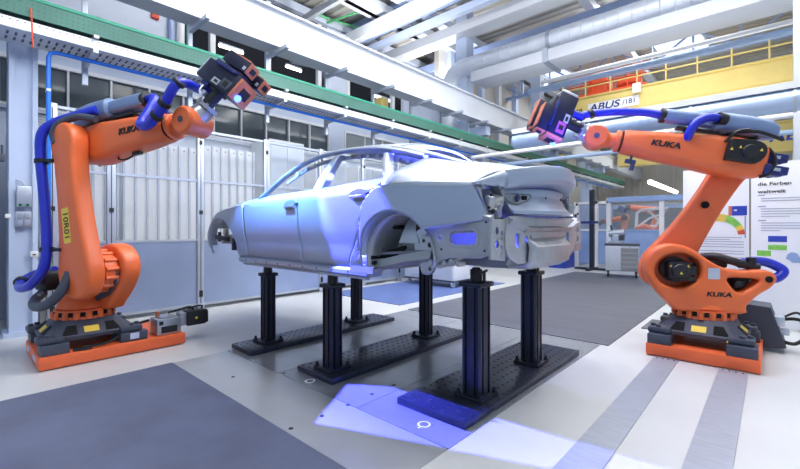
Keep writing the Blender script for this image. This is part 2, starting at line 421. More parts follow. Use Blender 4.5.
# safety fence
PY = [.86, 1.48, 2.66, 3.80, 5.0, 6.15, 7.3, 8.5, 9.7]
wh = ['left of the left robot', 'behind the left robot arm', 'beside the left robot hand', 'behind the front of the car', 'behind the bonnet of the car', 'behind the car roof', 'seen under the middle of the car', 'seen under the rear of the car', 'at the far end of the row']
for i, y in enumerate(PY):
    t = thing('fence_post', 'grey aluminium safety fence post ' + wh[i], 'fence post', (-6.7, y, 0), group='safety fence posts')
    m = MB().b6(-.035, .035, -.05, .05, .01, 2.86, bev=.004)
    m.build('post', 'alu', t)
    MB().b6(-.06, .06, -.07, .07, 0, .014).build('foot', 'alu', t)
    MB().b6(.035, .05, -.025, .025, 1.5, 1.56).b6(.035, .05, -.025, .025, .2, .3).b6(.035, .05, -.02, .02, 2.6, 2.66).build('clip', 'ink', t)
    MB().b6(.035, .037, -.006, .006, .1, 2.8).build('groove', 'casting', t)
for i in range(len(PY) - 1):
    y0, y1 = PY[i] + .055, PY[i + 1] - .055
    t = thing('safety_fence', 'glazed safety fence bay right of the post ' + wh[i], 'fence panel', (-6.7, (y0 + y1) / 2, 0.06), group='safety fence panels')
    MB().b6(-6.71, -6.69, y0, y1, .1, 1.08).build('metal_sheet', 'sheet', t, True)
    MB().b6(-6.703, -6.697, y0, y1, 1.11, 2.80).build('clear_pane', 'clear_panel', t, True)
    for z in (.08, 1.095, 2.03, 2.82): MB().b6(-6.722, -6.678, y0, y1, z - .018, z + .018).build('rail', 'alu', t, True)

# ------------------------------------------------------------------ cable trays, pipe, crane runway
Y0, Y1 = -1.2, 25.0
t = thing('green_cable_tray', 'green mesh cable tray running along under the white crane runway', 'cable tray', (-6.15, 10, 3.6))
MB().b6(-6.02, -6.0, Y0, Y1, 3.79, 3.825).b6(-6.32, -6.30, Y0, Y1, 3.79, 3.825).build('top_rail', 'green', t, True)
m = MB().b6(-6.012, -6.008, Y0, Y1, 3.60, 3.79).b6(-6.312, -6.308, Y0, Y1, 3.60, 3.79).b6(-6.312, -6.008, Y0, Y1, 3.598, 3.602)
m.build('side_sheet', 'green_mesh', t, True)
m = MB(); y = Y0
while y < 7:
    for z in (3.64, 3.69, 3.74): m._add([(-6.0075, y + dy, z + dz) for dy, dz in ((0, -.008), (.016, -.008), (.016, .008), (0, .008))], [(0, 1, 2, 3)])
    for x in (-6.25, -6.16, -6.07): m._add([(x + dx, y + dy, 3.5975) for dx, dy in ((-.015, 0), (-.015, .016), (.015, .016), (.015, 0))], [(0, 1, 2, 3)])
    y += .05
m.build('hole_pattern', 'casting', t, True, fix=False)['kind'] = 'stuff'
t = thing('perforated_cable_tray', 'grey perforated steel cable tray below the green cable tray', 'cable tray', (-6.3, 10, 3.45))
m = MB().b6(-6.05, -6.04, Y0, Y1, 3.45, 3.56).b6(-6.56, -6.55, Y0, Y1, 3.45, 3.56)
m.build('side_wall', 'tray', t, True)
MB().b6(-6.55, -6.05, Y0, Y1, 3.446, 3.451).build('floor_sheet', 'tray', t, True)
m = MB(); y = Y0
while y < 9:
    m.b6(-6.44, -6.33, y, y + .022, 3.4445, 3.446).b6(-6.27, -6.16, y, y + .022, 3.4445, 3.446); y += .07
m.build('slot_pattern', 'casting', t, True)['kind'] = 'stuff'
h = MB(); y = Y0
while y < 9: h.b6(-6.041, -6.0385, y, y + .018, 3.53, 3.54); y += .06
h.build('slot_row', 'casting', t, True)
m = MB(); 
for x in (-6.5, -6.42, -6.2): m.tube([(x, Y0, 3.475), (x, 8, 3.475), (x, Y1, 3.475)], .018, 6)
m.build('cable_bundle', 'ink', t, True)
k = 0; y = 1.18
while y < 24:
    t = thing('tray_bracket', 'grey slotted bracket carrying the cable trays below the crane runway', 'bracket', (-6.62, y, 3.4), group='cable tray brackets')
    MB().b6(-6.66, -6.60, y - .03, y + .03, 3.15, 4.40).build('hanger', 'alu', t, True)
    MB().b6(-6.60, -6.02, y - .025, y + .025, 3.40, 3.443).b6(-6.60, -6.38, y - .02, y + .02, 3.37, 3.40).build('lower_arm', 'tray', t, True)
    MB().b6(-6.60, -5.98, y - .025, y + .025, 3.565, 3.597).build('upper_arm', 'tray', t, True)
    MB().b6(-6.60, -5.95, y - .03, y + .03, 4.28, 4.34).build('top_arm', 'alu', t, True)
    y += 1.3; k += 1
t = thing('air_pipe', 'bright blue compressed air pipe running under the cable trays and down the left column', 'pipe', (-6.32, .78, .9))
MB().tube([(-6.32, .78, .85), (-6.32, .78, 2), (-6.32, .78, 3.30), (-6.32, .80, 3.36), (-6.32, .86, 3.38), (-6.32, 2, 3.38), (-6.32, 24, 3.38)], .024, 10).build('pipe', 'blue_pipe', t, True)
MB().cyl((-6.32, .78, .72), (-6.32, .78, .95), .035, n=12).cyl((-6.32, .78, 1.2), (-6.32, .78, 1.5), .032).build('filter', 'green_pipe', t, True)
MB().b6(-6.4, -6.29, .76, .8, 1.55, 1.58).b6(-6.4, -6.29, .76, .8, 2.9, 2.93).build('clip', 'alu', t, True)
t = thing('crane_runway_beam', 'wide white crane runway beam crossing the hall along the left side', 'beam', (-6.5, 10, 4.4))
MB().b6(-6.7, -6.32, -2.5, 30.4, 4.44, 5.02).build('web', 'beam_white', t, True)
MB().b6(-6.64, -6.27, -2.5, 30.4, 4.40, 4.44).build('lower_flange', 'beam_white', t, True)
MB().b6(-6.78, -6.25, -2.5, 30.4, 5.02, 5.06).build('upper_flange', 'beam_white', t, True)
MB().b6(-6.6, -6.53, -2.5, 30.4, 5.06, 5.12).build('crane_rail', 'alu', t, True)
for y, lab in ((onX(470, 100, -7.05).y, 'white steel hall column behind the rear end of the car'), (16.5, 'white steel hall column far back carrying the crane runway'), (22.7, 'white steel hall column at the far end carrying the crane runway')):
    t = thing('steel_column', lab, 'column', (-7.2, y, 0))
    MB().b6(-7.45, -7.05, y - .2, y + .2, 0, 8.2).build('shaft', 'pale_blue_steel', t, True)
    MB().b6(-7.05, -6.4, y - .12, y + .12, 4.1, 4.38).build('corbel', 'pale_blue_steel', t, True)
# gallery objects above the offices
for y, x, lab in ((3.45, -8.1, 'beside the first dark gallery bay'), (4.65, -8.1, 'between the two lit tubes in the gallery'), (6.0, -8.1, 'at the end of the dark gallery'), (6.9, -8.1, 'right of the dark gallery opening'), (8.6, -8.1, 'near the far gallery lamp')):
    tag(MB().b6(x - .07, x + .03, y - .05, y + .05, 3.95, 6.2).build('gallery_post', 'white', loc=(x, y, 3.95)), 'white gallery post ' + lab, 'post', 'white gallery posts')
def tubelamp(p0, p1, lab, group='gallery tube lamps', r=.035):
    t = thing('tube_lamp', lab, 'lamp', (p0 + p1) / 2, group=group); d = (p1 - p0).normalized()
    MB().cyl(p0, p1, r, n=10).build('tube', 'tube_lamp', t, True)
    MB().tube([p0 + V((0, 0, .05)), p1 + V((0, 0, .05))], .03, 6).build('holder', 'alu', t, True)
tubelamp(onX(219, 45, -9), onX(243, 53, -9), 'lit tube lamp in the dark gallery above the left robot hand')
tubelamp(onX(286, 66, -9), onX(301, 71, -9), 'lit tube lamp in the dark gallery above the car bonnet')
tubelamp(onX(372, 95, -9), onX(390, 101, -9), 'lit tube lamp in the gallery above the car roof')
struct(MB().b6(-8.15, -8.05, 6.2, 6.85, 3.95, 6.2).b6(-8.15, -8.05, 9.0, 12, 3.95, 6.2).build('trim_2', 'white_wall'))
tag(MB().tube([(-8.2, 3.0, 4.62), (-8.2, 6.0, 4.62), (-8.2, 9, 4.62)], .02, 6).build('gallery_pipe', 'alu', loc=(-8.2, 3, 4.62)), 'thin grey pipe running through the dark gallery', 'pipe')
tag(MB().tube([onX(292, 58, -8.6), onX(305, 61, -8.6), onX(322, 66, -8.6), onX(330, 84, -8.6)], .13, 12, smooth=4).build('vent_hose', 'alu', loc=onX(305, 61, -8.6)), 'grey ventilation hose bending down at the gallery end', 'hose')
q = onX(155, 15, -7.88)
tag(MB().box(q + V((0, 0, 0)), (.06, .12, .14), bev=.01).build('fire_call_box', 'red', loc=q), 'small red box on the white wall above the green cable tray', 'call box')
for px, mt, lab in ((171, 'truss_blue', 'blue grey vertical pipe on the upper white wall'), (180.5, 'white', 'white vertical pipe between two coloured pipes on the upper wall'), (189, 'green', 'green vertical pipe at the edge of the upper white wall')):
    q = onX(px, 30, -7.86)
    tag(MB().cyl((-7.86, q.y, 3.95), (-7.86, q.y, 6.2), .05 if mt != 'white' else .07, n=12).build('riser_pipe', mt, loc=(-7.86, q.y, 3.95)), lab, 'pipe')
for px, lab in ((31, 'thin orange cable tie hanging from the green tray near the left column'), ):
    q0, q1 = onX(31, 8, -5.99), onX(33, 48, -5.9)
    tag(MB().tube([q0, q1], .008, 5).build('marker_strap', 'red', loc=q1), lab, 'strap')
# ================================================================== CAR STANDS
def stand_plate(x0, x1, y0, y1, lab):
    t = thing('stand_plate', lab, 'base plate', ((x0 + x1) / 2, (y0 + y1) / 2, .006), group='black perforated stand plates')
    MB().b6(x0, x1, y0, y1, .006, .055, bev=.004).build('plate', 'black_plate', t, True)
    m = MB()
    nx = max(4, int((x1 - x0) / .075)); ny = int((y1 - y0) / .075)
    for i in range(nx):
        for j in range(ny):
            x = x0 + (x1 - x0) * (i + .5) / nx; y = y0 + (y1 - y0) * (j + .5) / ny
            m.lathe([(.009, .0553), (.0115, .0575), (.014, .0553)], Matrix.Translation((x, y, 0)), 8)
            m._add([(x + .009 * math.cos(2 * PI * k / 8), y + .009 * math.sin(2 * PI * k / 8), .0556) for k in range(8)], [tuple(range(8))])
    m.build('hole_pattern', 'black', t, True, fix=False)['kind'] = 'stuff'
    return t
stand_plate(-2.03, -1.44, 2.20, 4.27, 'black perforated base plate under the two rear stands, nearest the steel strips')
stand_plate(-3.16, -2.66, 2.10, 4.17, 'black perforated base plate under the two middle stands')
stand_plate(-4.27, -3.85, 2.02, 4.12, 'black perforated base plate under the two front stands, nearest the left robot')

def make_stand(loc, top, w, lab):
    """fluted aluminium post, base flange with bolts, clamp head and pad"""
    t = thing('stand_post', lab, 'stand', loc, group='black fluted car stands'); z0 = 0.0; h = top - loc[2]
    MB().box((0, 0, .0125), (.235, .235, .025), bev=.004).build('base_flange', 'black_metal', t)
    for a in (-1, 1):
        for b in (-1, 1): MB().cyl((a * .095, b * .095, .02), (a * .095, b * .095, .062), .013, n=8).cyl((a * .095, b * .095, .025), (a * .095, b * .095, .038), .021, n=6).build('bolt', 'black_metal', t)
    sec = []; hw = w / 2; g = .011; d = .016
    def side(c, s):   # points along one side with two slots
        out = []
        for u in (-.5, .5):
            out += [(u * hw - g, hw), (u * hw - g, hw - d), (u * hw + g, hw - d), (u * hw + g, hw)]
        return out
    base = [(-hw + .015, hw)] + side(0, 0) + [(hw - .015, hw)]
    poly = []
    for k in range(4):
        a = -k * PI / 2
        for x, y in base: poly.append((x * math.cos(a) - y * math.sin(a), x * math.sin(a) + y * math.cos(a)))
    MB().prism(poly, .025, h - .13).build('column', 'black_metal', t, ang=20)
    MB().box((0, 0, h - .12), (w + .03, w + .03, .035), bev=.006).build('cap_plate', 'black_metal', t)
    m = MB().cyl((0, 0, h - .11), (0, 0, h - .05), .045, n=16).box((0, 0, h - .035), (.075, .06, .05), bev=.008)
    m.build('clamp', 'black', t)
    MB().cyl((0, 0, h - .02), (0, 0, h), .03, n=14).build('pad', 'rubber', t)
    l = MB().cyl((w * .42, 0, h - .105), (w * .42, 0, h - .02), .012, n=8).cyl((w * .42, -.02, h - .03), (w * .42, .035, h - .02), .01, n=8)
    l.build('clamp_lever', 'black', t)
    return t
make_stand((-2.87, 2.27, .055), .905, .135, 'black fluted stand post under the near sill by the rear door')
make_stand((-4.06, 2.33, .055), .905, .125, 'black fluted stand post under the near sill by the front wing')
make_stand((-2.93, 3.66, .055), 1.0, .125, 'black fluted stand post under the far side behind the rear wheel arch')
make_stand((-4.07, 3.62, .055), .905, .125, 'black fluted stand post at the front far side of the car, partly hidden')
make_stand((-1.62, 2.62, .055), 1.0, .16, 'thickest black fluted stand post under the near rear corner of the car')
make_stand((-1.64, 3.60, .055), 1.0, .15, 'black fluted stand post under the far rear corner of the car')

# ================================================================== ROBOTS
def robot(A1, ang, theta, pitch, a4tip, label, which, kuka_side):
    rt = thing('industrial_robot', label, 'robot', (A1[0], A1[1], 0), ang, group='orange industrial robots')
    # ---- base casting
    def sq(z, a, c):   # chamfered square section
        return [(a, -a + c, z), (a, a - c, z), (a - c, a, z), (-a + c, a, z), (-a, a - c, z), (-a, -a + c, z), (-a + c, -a, z), (a - c, -a, z)]
    BR = Matrix.Rotation(-ang, 4, 'Z')   # the base stays square to the carriage while the column turns
    base = MB(BR).loft([sq(.222, .365, .12), sq(.255, .375, .12), sq(.36, .265, .09), sq(.385, .24, .09)]).build('base_casting', 'casting', rt)
    for k in range(4):
        MBk = lambda: MB(BR @ Matrix.Rotation(k * PI / 2, 4, 'Z'))
        fx_, fz_ = V((-.11, 0, .105)).normalized(), V((.105, 0, .11)).normalized()
        face = frame((.3205, 0, .308), (0, 1, 0), fx_, fz_)
        for s in (-1, 1):
            MBk().plate([(s * .115, -.055), (s * .235, -.055), (s * .19, .05), (s * .115, .05)], [], -.004, .004, face, bev=.001).build('pocket', 'hole', base)
        MBk().box((0, -.01, 0), (.12, .07, .004), m=face).build('warning_label', 'yellow_label', base)
        MBk().box((.32, .32, .252), (.20, .20, .06), bev=.018).cyl((.385, .33, .275), (.385, .33, .305), .022, n=8).cyl((.33, .385, .275), (.33, .385, .305), .022, n=8).build('foot', 'casting', base)
    # ---- turning column
    m = MB().cyl((0, 0, .38), (0, 0, .41), .25, n=40).cyl((0, 0, .41), (0, 0, .47), .25, .25, n=40)
    for k in range(16):
        a = 2 * PI * k / 16; m.cyl((0.25 * math.cos(a), 0.25 * math.sin(a), .385), (0.25 * math.cos(a), 0.25 * math.sin(a), .445), .026, n=10)
    m.cyl((0, 0, .465), (0, 0, .60), .235, .19, n=40, bev=.02).cyl((0, -.02, .58), (.02, -.02, .82), .19, .17, n=32)
    col = m.build('turning_column', 'orange', rt)
    for k in range(16):
        a = 2 * PI * (k + .5) / 16; bl = MB(); bl.box((0, 0, 0), (.02, .04, .045), m=Matrix.Rotation(a, 4, 'Z') @ Matrix.Translation((.245, 0, .432)))
        bl.build('bolt_pocket', 'hole', col)
    prof = smooth_poly([(.74, .90), (.70, 1.01), (.58, 1.10), (.40, 1.13), (.20, 1.08), (.02, .97), (-.14, .90), (-.34, .875), (-.54, .89), (-.66, .86), (-.69, .79), (-.62, .71), (-.50, .64), (-.38, .53), (-.33, .45), (.33, .45), (.46, .52), (.60, .64), (.71, .78)], 3)
    prof = [(x * .77, z) for x, z in prof]
    sm = Matrix.Translation((0, .12, 0)) @ XZ
    tri = smooth_poly([(-.19, .80), (-.46, .80), (-.50, .77), (-.40, .70), (-.30, .66), (-.22, .72)], 3)
    MB().plate(prof, [ell(.28, .86, .205, .175, 32, -.12), [(x * .77, z) for x, z in tri]], -.095, .095, sm, bev=.035).build('motor_housing', 'orange', col)
    # inner wall and second motor behind the openings
    MB().plate(smooth_poly([(.5, .9), (.3, 1.06), (.0, .92), (-.3, .84), (-.42, .8), (-.23, .6), (.23, .55), (.46, .7)], 2), [], -.01, .01, Matrix.Translation((0, -.0, 0)) @ XZ).build('inner_wall', 'casting', col)
    mo = MB().cyl((.28, .0, .86), (.28, .10, .86), .13, n=28).box((.27, .15, .86), (.20, .16, .18), bev=.02).cyl((.28, .20, .86), (.28, .30, .86), .075, n=20, bev=.01).box((.15, .14, .86), (.08, .10, .10), bev=.015)
    motor = mo.box((.23, .17, .775), (.22, .06, .045), bev=.01).build('shoulder_motor', 'black', rt)
    lb = MB()
    for x, z in ((.20, .91), (.35, .91), (.28, .845)): lb.prism([(x - .015, z - .013), (x + .015, z - .013), (x, z + .015)], .232 if x != .28 else .301, .235 if x != .28 else .304, XZ)
    lb.build('warning_label', 'yellow_label', motor)
    MB().box((-.26, .1, .74), (.10, .08, .07), bev=.012).cyl((-.24, .14, .745), (-.24, .17, .745), .028, n=14).build('base_motor', 'black', rt)
    MB().plate(rrect(-.05, .05, -.055, .055, .01), [], 0, .002, Matrix.Translation((-.02, .217, .84)) @ XZ).build('type_plate', 'silver_cap', col)
    MB().text('KUKA', .062, frame((-.06, .2175, .635), (-1, 0, 0), (0, 0, 1), (0, 1, 0)), .002, sx=1.25, shear=.15, bold=.03).build('lettering', 'ink', col)
    # ---- link arm
    A2 = V((.30, 0, .86)); L = 1.29
    A3 = A2 + V((-math.sin(theta), 0, math.cos(theta))) * L
    LM = frame(A2, (math.cos(theta), 0, math.sin(theta)), (0, 1, 0), (-math.sin(theta), 0, math.cos(theta)))  # x = forward normal, z = along
    lprof = smooth_poly([(-.20, -.14), (-.23, 0), (-.20, .18), (-.165, .45), (-.145, .80), (-.15, 1.10), (-.175, 1.28), (-.13, 1.42), (0, 1.47), (.13, 1.42), (.175, 1.28), (.145, 1.10), (.14, .80), (.165, .45), (.21, .18), (.235, 0), (.19, -.16), (.09, -.24), (-.09, -.23)], 3)
    link = MB().plate(lprof, [], -.085, .085, LM @ Matrix.Translation((0, -.205, 0)) @ XZ, bev=.035).build('link_arm', 'orange', rt)
    for c, r, y0, y1 in ((0, .20, -.105, .02), (L, .165, -.105, .0)):
        m = MB().cyl(LM @ V((0, y0, c)), LM @ V((0, y1, c)), r, n=36)
        for k in range(14):
            a = 2 * PI * k / 14; p = V((r * math.cos(a), 0, c + r * math.sin(a))); m.cyl(LM @ (p + V((0, y0, 0))), LM @ (p + V((0, y1, 0))), .022, n=8)
        m.build('joint_flange', 'orange', link)
    MB().cyl(LM @ V((.03, -.101, .76)), LM @ V((.03, -.095, .76)), .038, n=20).build('bore', 'hole', link)
    # ---- upper arm
    AM = frame(A3, (math.cos(pitch), 0, math.sin(pitch)), (0, 1, 0), (-math.sin(pitch), 0, math.cos(pitch)))
    def sec(x, hw, zt, zb, c=.32, yo=.09):
        pts = rrect(-hw, hw, zb, zt, min(hw, (zt - zb) / 2) * c * 1.6, 4); return [AM @ V((x, yo * max(0, 1 - max(0, x) / .7) + p[0], p[1])) for p in pts]
    arm = MB().loft([sec(-.15, .09, .10, -.13, yo=.04), sec(-.13, .12, .13, -.165, yo=.04), sec(-.02, .145, .165, -.19, yo=.04), sec(.12, .15, .185, -.20, yo=.04), sec(.30, .148, .185, -.19, yo=.04), sec(.5, .142, .165, -.165, yo=.03), sec(.85, .135, .142, -.142), sec(1.1, .125, .13, -.13, .55), sec(1.13, .12, .12, -.12, .55)]).build('upper_arm', 'orange', rt)
    MB().cyl(AM @ V((1.12, 0, 0)), AM @ V((1.145, 0, 0)), .112, n=28).build('joint_ring', 'hole', arm)
    # elbow motor cover on the left flank, drive motors at the rear
    em = MB().plate(smooth_poly([(-.19, .0), (-.17, .09), (-.08, .125), (.06, .115), (.11, .10), (.115, -.02), (.10, -.09), (0, -.10), (-.13, -.09)], 3), [], 0, .06, AM @ Matrix.Translation((.10, .17, .03)) @ XZ, bev=.012).cyl(AM @ V((.05, .22, .04)), AM @ V((.05, .26, .04)), .065, n=22, bev=.01)
    elbow = em.box((.205, .20, .03), (.05, .08, .2), m=AM, bev=.01).build('elbow_motor', 'black', rt)
    lb = MB()
    for x, z in ((.13, .07), (-.04, .07), (.2, .04)): lb.prism([(x - .014, z - .013), (x + .014, z - .013), (x, z + .015)], .236 if x == .2 else .226, .242 if x == .2 else .232, AM @ XZ)
    lb.build('warning_label', 'yellow_label', elbow)
    for y, z in ((.06, .04), (.12, -.09), (-.02, -.08)):
        mt = MB().box((-.20, y, z), (.16, .10, .10), m=AM, bev=.012).box((-.29, y, z + .01), (.06, .085, .08), m=AM, bev=.01).build('wrist_motor', 'navy', rt)
        MB().box((-.22, y + .052, z + .01), (.06, .004, .03), m=AM).build('type_plate', 'silver_cap', mt)
    mm = MB().tube([AM @ V(p) for p in ((-.13, .12, .12), (-.19, .16, .02), (-.18, .16, -.12), (-.11, .14, -.17))], .016, 6, smooth=5).tube([AM @ V(p) for p in ((.3, .14, .2), (.15, .2, .22), (0, .2, .24), (-.2, .18, .2))], .018, 6, smooth=5).tube([AM @ V(p) for p in ((.26, .2, .1), (.2, .26, .2), (.1, .24, .24))], .014, 6, smooth=4)
    mm.build('arm_cable', 'black', rt)
    for s in (1, -1):
        lt = MB(); td = V((-s, .044 if s > 0 else .005, 0)).normalized(); lt.text('KUKA', .08, AM @ frame((.74, .1435 if s > 0 else -.138, .01), td, (0, 0, 1), td.cross(V((0, 0, 1)))), .004, sx=1.25, shear=.15, bold=.03)
        lt.build('lettering', 'ink', arm)
    # ---- wrist: axis-4 tube, fork ball, axis-6 towards the tool
    W0 = AM @ V((1.40, 0, 0))
    wr = MB().cyl(AM @ V((1.145, 0, 0)), AM @ V((1.20, 0, 0)), .118, n=28, bev=.012).cyl(AM @ V((1.19, 0, 0)), AM @ V((1.28, 0, 0)), .085, .075, n=24)
    ax = (rt.matrix_basis.inverted().to_3x3() @ a4tip).normalized()
    ydir = AM.to_3x3() @ V((0, 1, 0))
    wr.loft([[AM @ V((x, yo + p[0], p[1])) for p in ell(0, 0, a, b, 20)] for x, yo, a, b in ((1.25, 0, .07, .075), (1.31, .0, .12, .10), (1.40, 0, .13, .128), (1.47, 0, .11, .105), (1.50, 0, .06, .06))])
    wr.cyl(W0 - ydir * .135, W0 + ydir * .135, .125, n=30, bev=.02)
    wrist = wr.build('wrist', 'orange', rt)
    m = MB().cyl(W0 + ax * .05, W0 + ax * .17, .11, .085, n=26, bev=.01).cyl(W0 + ax * .17, W0 + ax * .20, .10, n=26)
    for k in range(8):
        s = ax.orthogonal().normalized(); u = ax.cross(s); a = 2 * PI * k / 8; p = s * (.085 * math.cos(a)) + u * (.085 * math.sin(a)); m.cyl(W0 + p + ax * .16, W0 + p + ax * .215, .012, n=6)
    m.build('tool_flange', 'steel', wrist)
    MB().cyl(W0 - ydir * .137, W0 - ydir * .14, .03, n=12).cyl(W0 + ydir * .137, W0 + ydir * .14, .03, n=12).build('pivot_cover', 'casting', wrist)
    # ---- hose retraction unit riding on the arm
    def cs(x, hw, hh, z0, y=.02, n=16): return [AM @ V((x, y + p[0], z0 + p[1])) for p in rrect(-hw, hw, -hh, hh, min(hw, hh) * .75, 4)]
    un = MB().loft([cs(-.21, .03, .03, .29), cs(-.19, .08, .065, .30), cs(-.12, .105, .095, .31), cs(.06, .11, .105, .32), cs(.34, .11, .10, .325), cs(.36, .09, .085, .325)]).build('hose_housing', 'unit_blue', rt)
    MB().loft([cs(.36, .075, .07, .33), cs(.6, .075, .07, .33), cs(.78, .072, .068, .33), cs(.80, .07, .065, .33)]).build('guide_tube', 'unit_blue', un)
    MB().cyl(AM @ V((.785, .02, .33)), AM @ V((.83, .02, .33)), .076, n=18).build('outlet_ring', 'black', un); MB().cyl(AM @ V((.28, .10, .34)), AM @ V((.35, .13, .34)), .062, n=18).build('outlet_ring', 'black', un)
    br = MB().box((.30, .02, .222), (.72, .10, .03), m=AM, bev=.008)
    for x in (-.02, .2, .56): br.box((x, .02, .19), (.05, .06, .08), m=AM).cyl(AM @ V((x, .09, .15)), AM @ V((x, .09, .26)), .012, n=8)
    br.build('mounting_rail', 'black', rt)
    return rt, AM, LM, W0, ax, A3

def P3(v): return v.x * 1.0
def CAMV(r, u, f): return (RT * r + UP * u + FW * f).normalized()

def scanner(origin, s, o, label, where):
    """measuring head: s = robot flange axis, o = optical axis"""
    s = s.normalized(); o = (o - s * o.dot(s)).normalized(); n = o.cross(s)
    t = thing('scanner_head', label, 'scanner', origin, group='optical measuring heads')
    X = frame(origin, o, s, n)
    body = MB(X).box((-.03, .0, 0), (.50, .21, .22), bev=.012).box((-.02, .115, 0), (.40, .05, .18), bev=.008).build('housing', 'head_black', t, True)
    MB(X).box((.232, .0, 0), (.035, .20, .212), bev=.008).build('end_plate', 'copper', body, True)
    MB(X).box((-.285, 0, 0), (.06, .19, .20), bev=.015).build('end_cap', 'silver_cap', body, True)
    for k in (-1, 1):
        MB(X).box((.12, -.03, k * .111), (.13, .09, .006), bev=.001).build('side_panel', 'magenta' if where == 'r' else 'casting', body, True)
        MB(X).box((.0, -.055, k * .1145), (.10, .055, .004)).build('label_plate', 'silver_cap', body, True)
        MB(X).box((.005, -.055, k * .1175), (.05, .025, .004)).box((.12, -.03, k * .1155), (.055, .05, .004)).build('marking', 'ink', body, True)
    MB(X).box((.253, 0, 0), (.012, .09, .10)).build('window', 'ink', body, True)
    MB(X).cyl((.25, -.06, .03), (.266, -.06, .03), .032, n=18).build('projector_lens', 'blue_lens', body, True)
    # camera pods above
    for k, (x, y, z, L) in enumerate(((.02, .205, .05, .34), (.10, .18, -.11, .30))):
        pod = MB(X).box((x, y, z), (L, .115, .12), bev=.01).build('camera_pod', 'head_black', t, True)
        MB(X).box((x - .01, y + .06, z), (L - .03, .012, .11), bev=.004).box((x + L / 2 + .006, y, z), (.016, .105, .11), bev=.004).build('cover', 'copper', pod, True)
        MB(X).box((x + L / 2 + .016, y, z), (.008, .05, .055)).build('window', 'ink', pod, True)
        MB(X).box((x + L / 2 - .03, y - .02, z + .06), (.035, .035, .012), bev=.003).build('connector', 'silver_cap', pod, True)
    m = MB(X).cyl((-.02, -.27, 0), (-.02, -.10, 0), .055, n=20).cyl((-.02, -.125, 0), (-.02, -.10, 0), .085, n=20)
    m.build('mounting_adapter', 'black', t, True)
    MB(X).box((.0, .10, .0), (.30, .03, .28), bev=.006).box((-.14, -.12, .06), (.09, .05, .06), bev=.01).build('bracket', 'navy', t, True)
    MB(X).box((-.09, -.2, .05), (.05, .05, .04), bev=.006).tube([(-.06, -.25, .06), (-.12, -.2, .08), (-.14, -.13, .07)], .012, 6, smooth=4).build('plug', 'silver_cap', t, True)
    return t

# right robot
A1R = (-.53, 5.25); angR = math.atan2(-.41, -.912)
sR = CAMV(-.9, .40, -.05); oR = CAMV(-.42, -.90, -.12)
rR, AMR, LMR, W0R, axR, A3R = robot(A1R, angR, R(30), R(13), sR, 'orange industrial robot on the right standing before the white display boards', 'r', 1)
TR = rR.matrix_basis @ (W0R + axR * .47)
scanner(TR, sR, oR, 'blue lit measuring head on the hand of the right robot', 'r')
# left robot
A1L = (-5.30, .94); angL = R(21)
sL = CAMV(.58, .72, .10); oL = CAMV(.66, -.62, -.42)
rL, AML, LML, W0L, axL, A3L = robot(A1L, angL, R(8), R(4.5), sL, 'orange industrial robot on the left standing beside the white steel column', 'l', -1)
TL = rL.matrix_basis @ (W0L + axL * .47)
scanner(TL, sL, oL, 'black measuring head with copper coloured covers on the hand of the left robot', 'l')

def hose(rt, name, pts, r, m='blue_hose', ridged=True, smooth=8):
    pp = catmull([V(p) for p in pts], smooth)
    o = MB().tube(pp, r, 12).build(name, m, rt)
    return o
def clamp(rt, p, d, r):
    p = V(p); d = V(d).normalized() * .025; MB().cyl(p - d, p + d, r, n=16, bev=.006).build('hose_clamp', 'black', rt)
# left robot hoses, in its own frame
AL = lambda x, y, z: AML @ V((x, y, z))
hose(rL, 'hose', [AL(.25, -.10, .30), AL(.02, -.20, .24), AL(-.15, -.25, .20), (-.14, -.30, 2.22), (-.165, -.30, 2.0), (-.11, -.30, 1.6), (-.05, -.31, 1.2), (-.05, -.33, .92), (-.20, -.36, .74), (-.42, -.34, .69), (-.58, -.24, .74), (-.54, -.10, .82), (-.38, -.06, .84)], .045)
for p, d in (((-.168, -.29, 1.95), (0, 0, 1)), ((-.055, -.305, 1.08), (0, 0, 1)), ((-.575, -.26, .73), (.6, -.6, -.3))): clamp(rL, p, d, .06)
for bx, bz in ((-.08, 1.95), (.04, 1.08)): MB().box((bx, -.27, bz), (.2, .08, .03), bev=.005).build('hose_bracket', 'black', rL)
hose(rL, 'cable_conduit', [AL(.30, -.14, .19), AL(.12, -.2, .23), AL(-.04, -.26, .18), (.0, -.28, 2.22), (.02, -.27, 2.12)], .034, 'casting')
hose(rL, 'cable_conduit', [(.22, -.26, .86), (.22, -.33, .70), (.12, -.38, .58), (-.08, -.38, .53), (-.27, -.30, .56), (-.36, -.18, .62)], .045, 'casting')
MB().box((-.38, -.10, .74), (.2, .2, .2), bev=.03).cyl((-.42, -.22, .78), (-.30, -.22, .78), .05, n=14).build('connector_block', 'black', rL)
w = rL.matrix_basis.inverted()
Lt = lambda a, b, c: w @ (TL + sL * b + (oL - sL * oL.dot(sL)).normalized() * a + UP * c)
hose(rL, 'hose', [AL(.80, .02, .33), AL(.93, .0, .31), AL(.94, -.08, .16), AL(.95, -.17, .02), AL(1.10, -.2, -.01), AL(1.28, -.2, .12), AL(1.45, -.17, .30), Lt(-.18, -.20, .02), Lt(-.12, -.10, .02)], .042)
for p, d in ((AL(1.30, -.2, .14), (1, 0, .8)), (AL(1.45, -.17, .30), (1, 0, .9)), (AL(1.20, -.2, .05), (1, 0, .4))): clamp(rL, p, d, .055)
hose(rL, 'hose', [AL(.8, .05, .34), AL(.86, .16, .25), AL(.6, .2, .22), AL(.2, .2, .26)], .035)
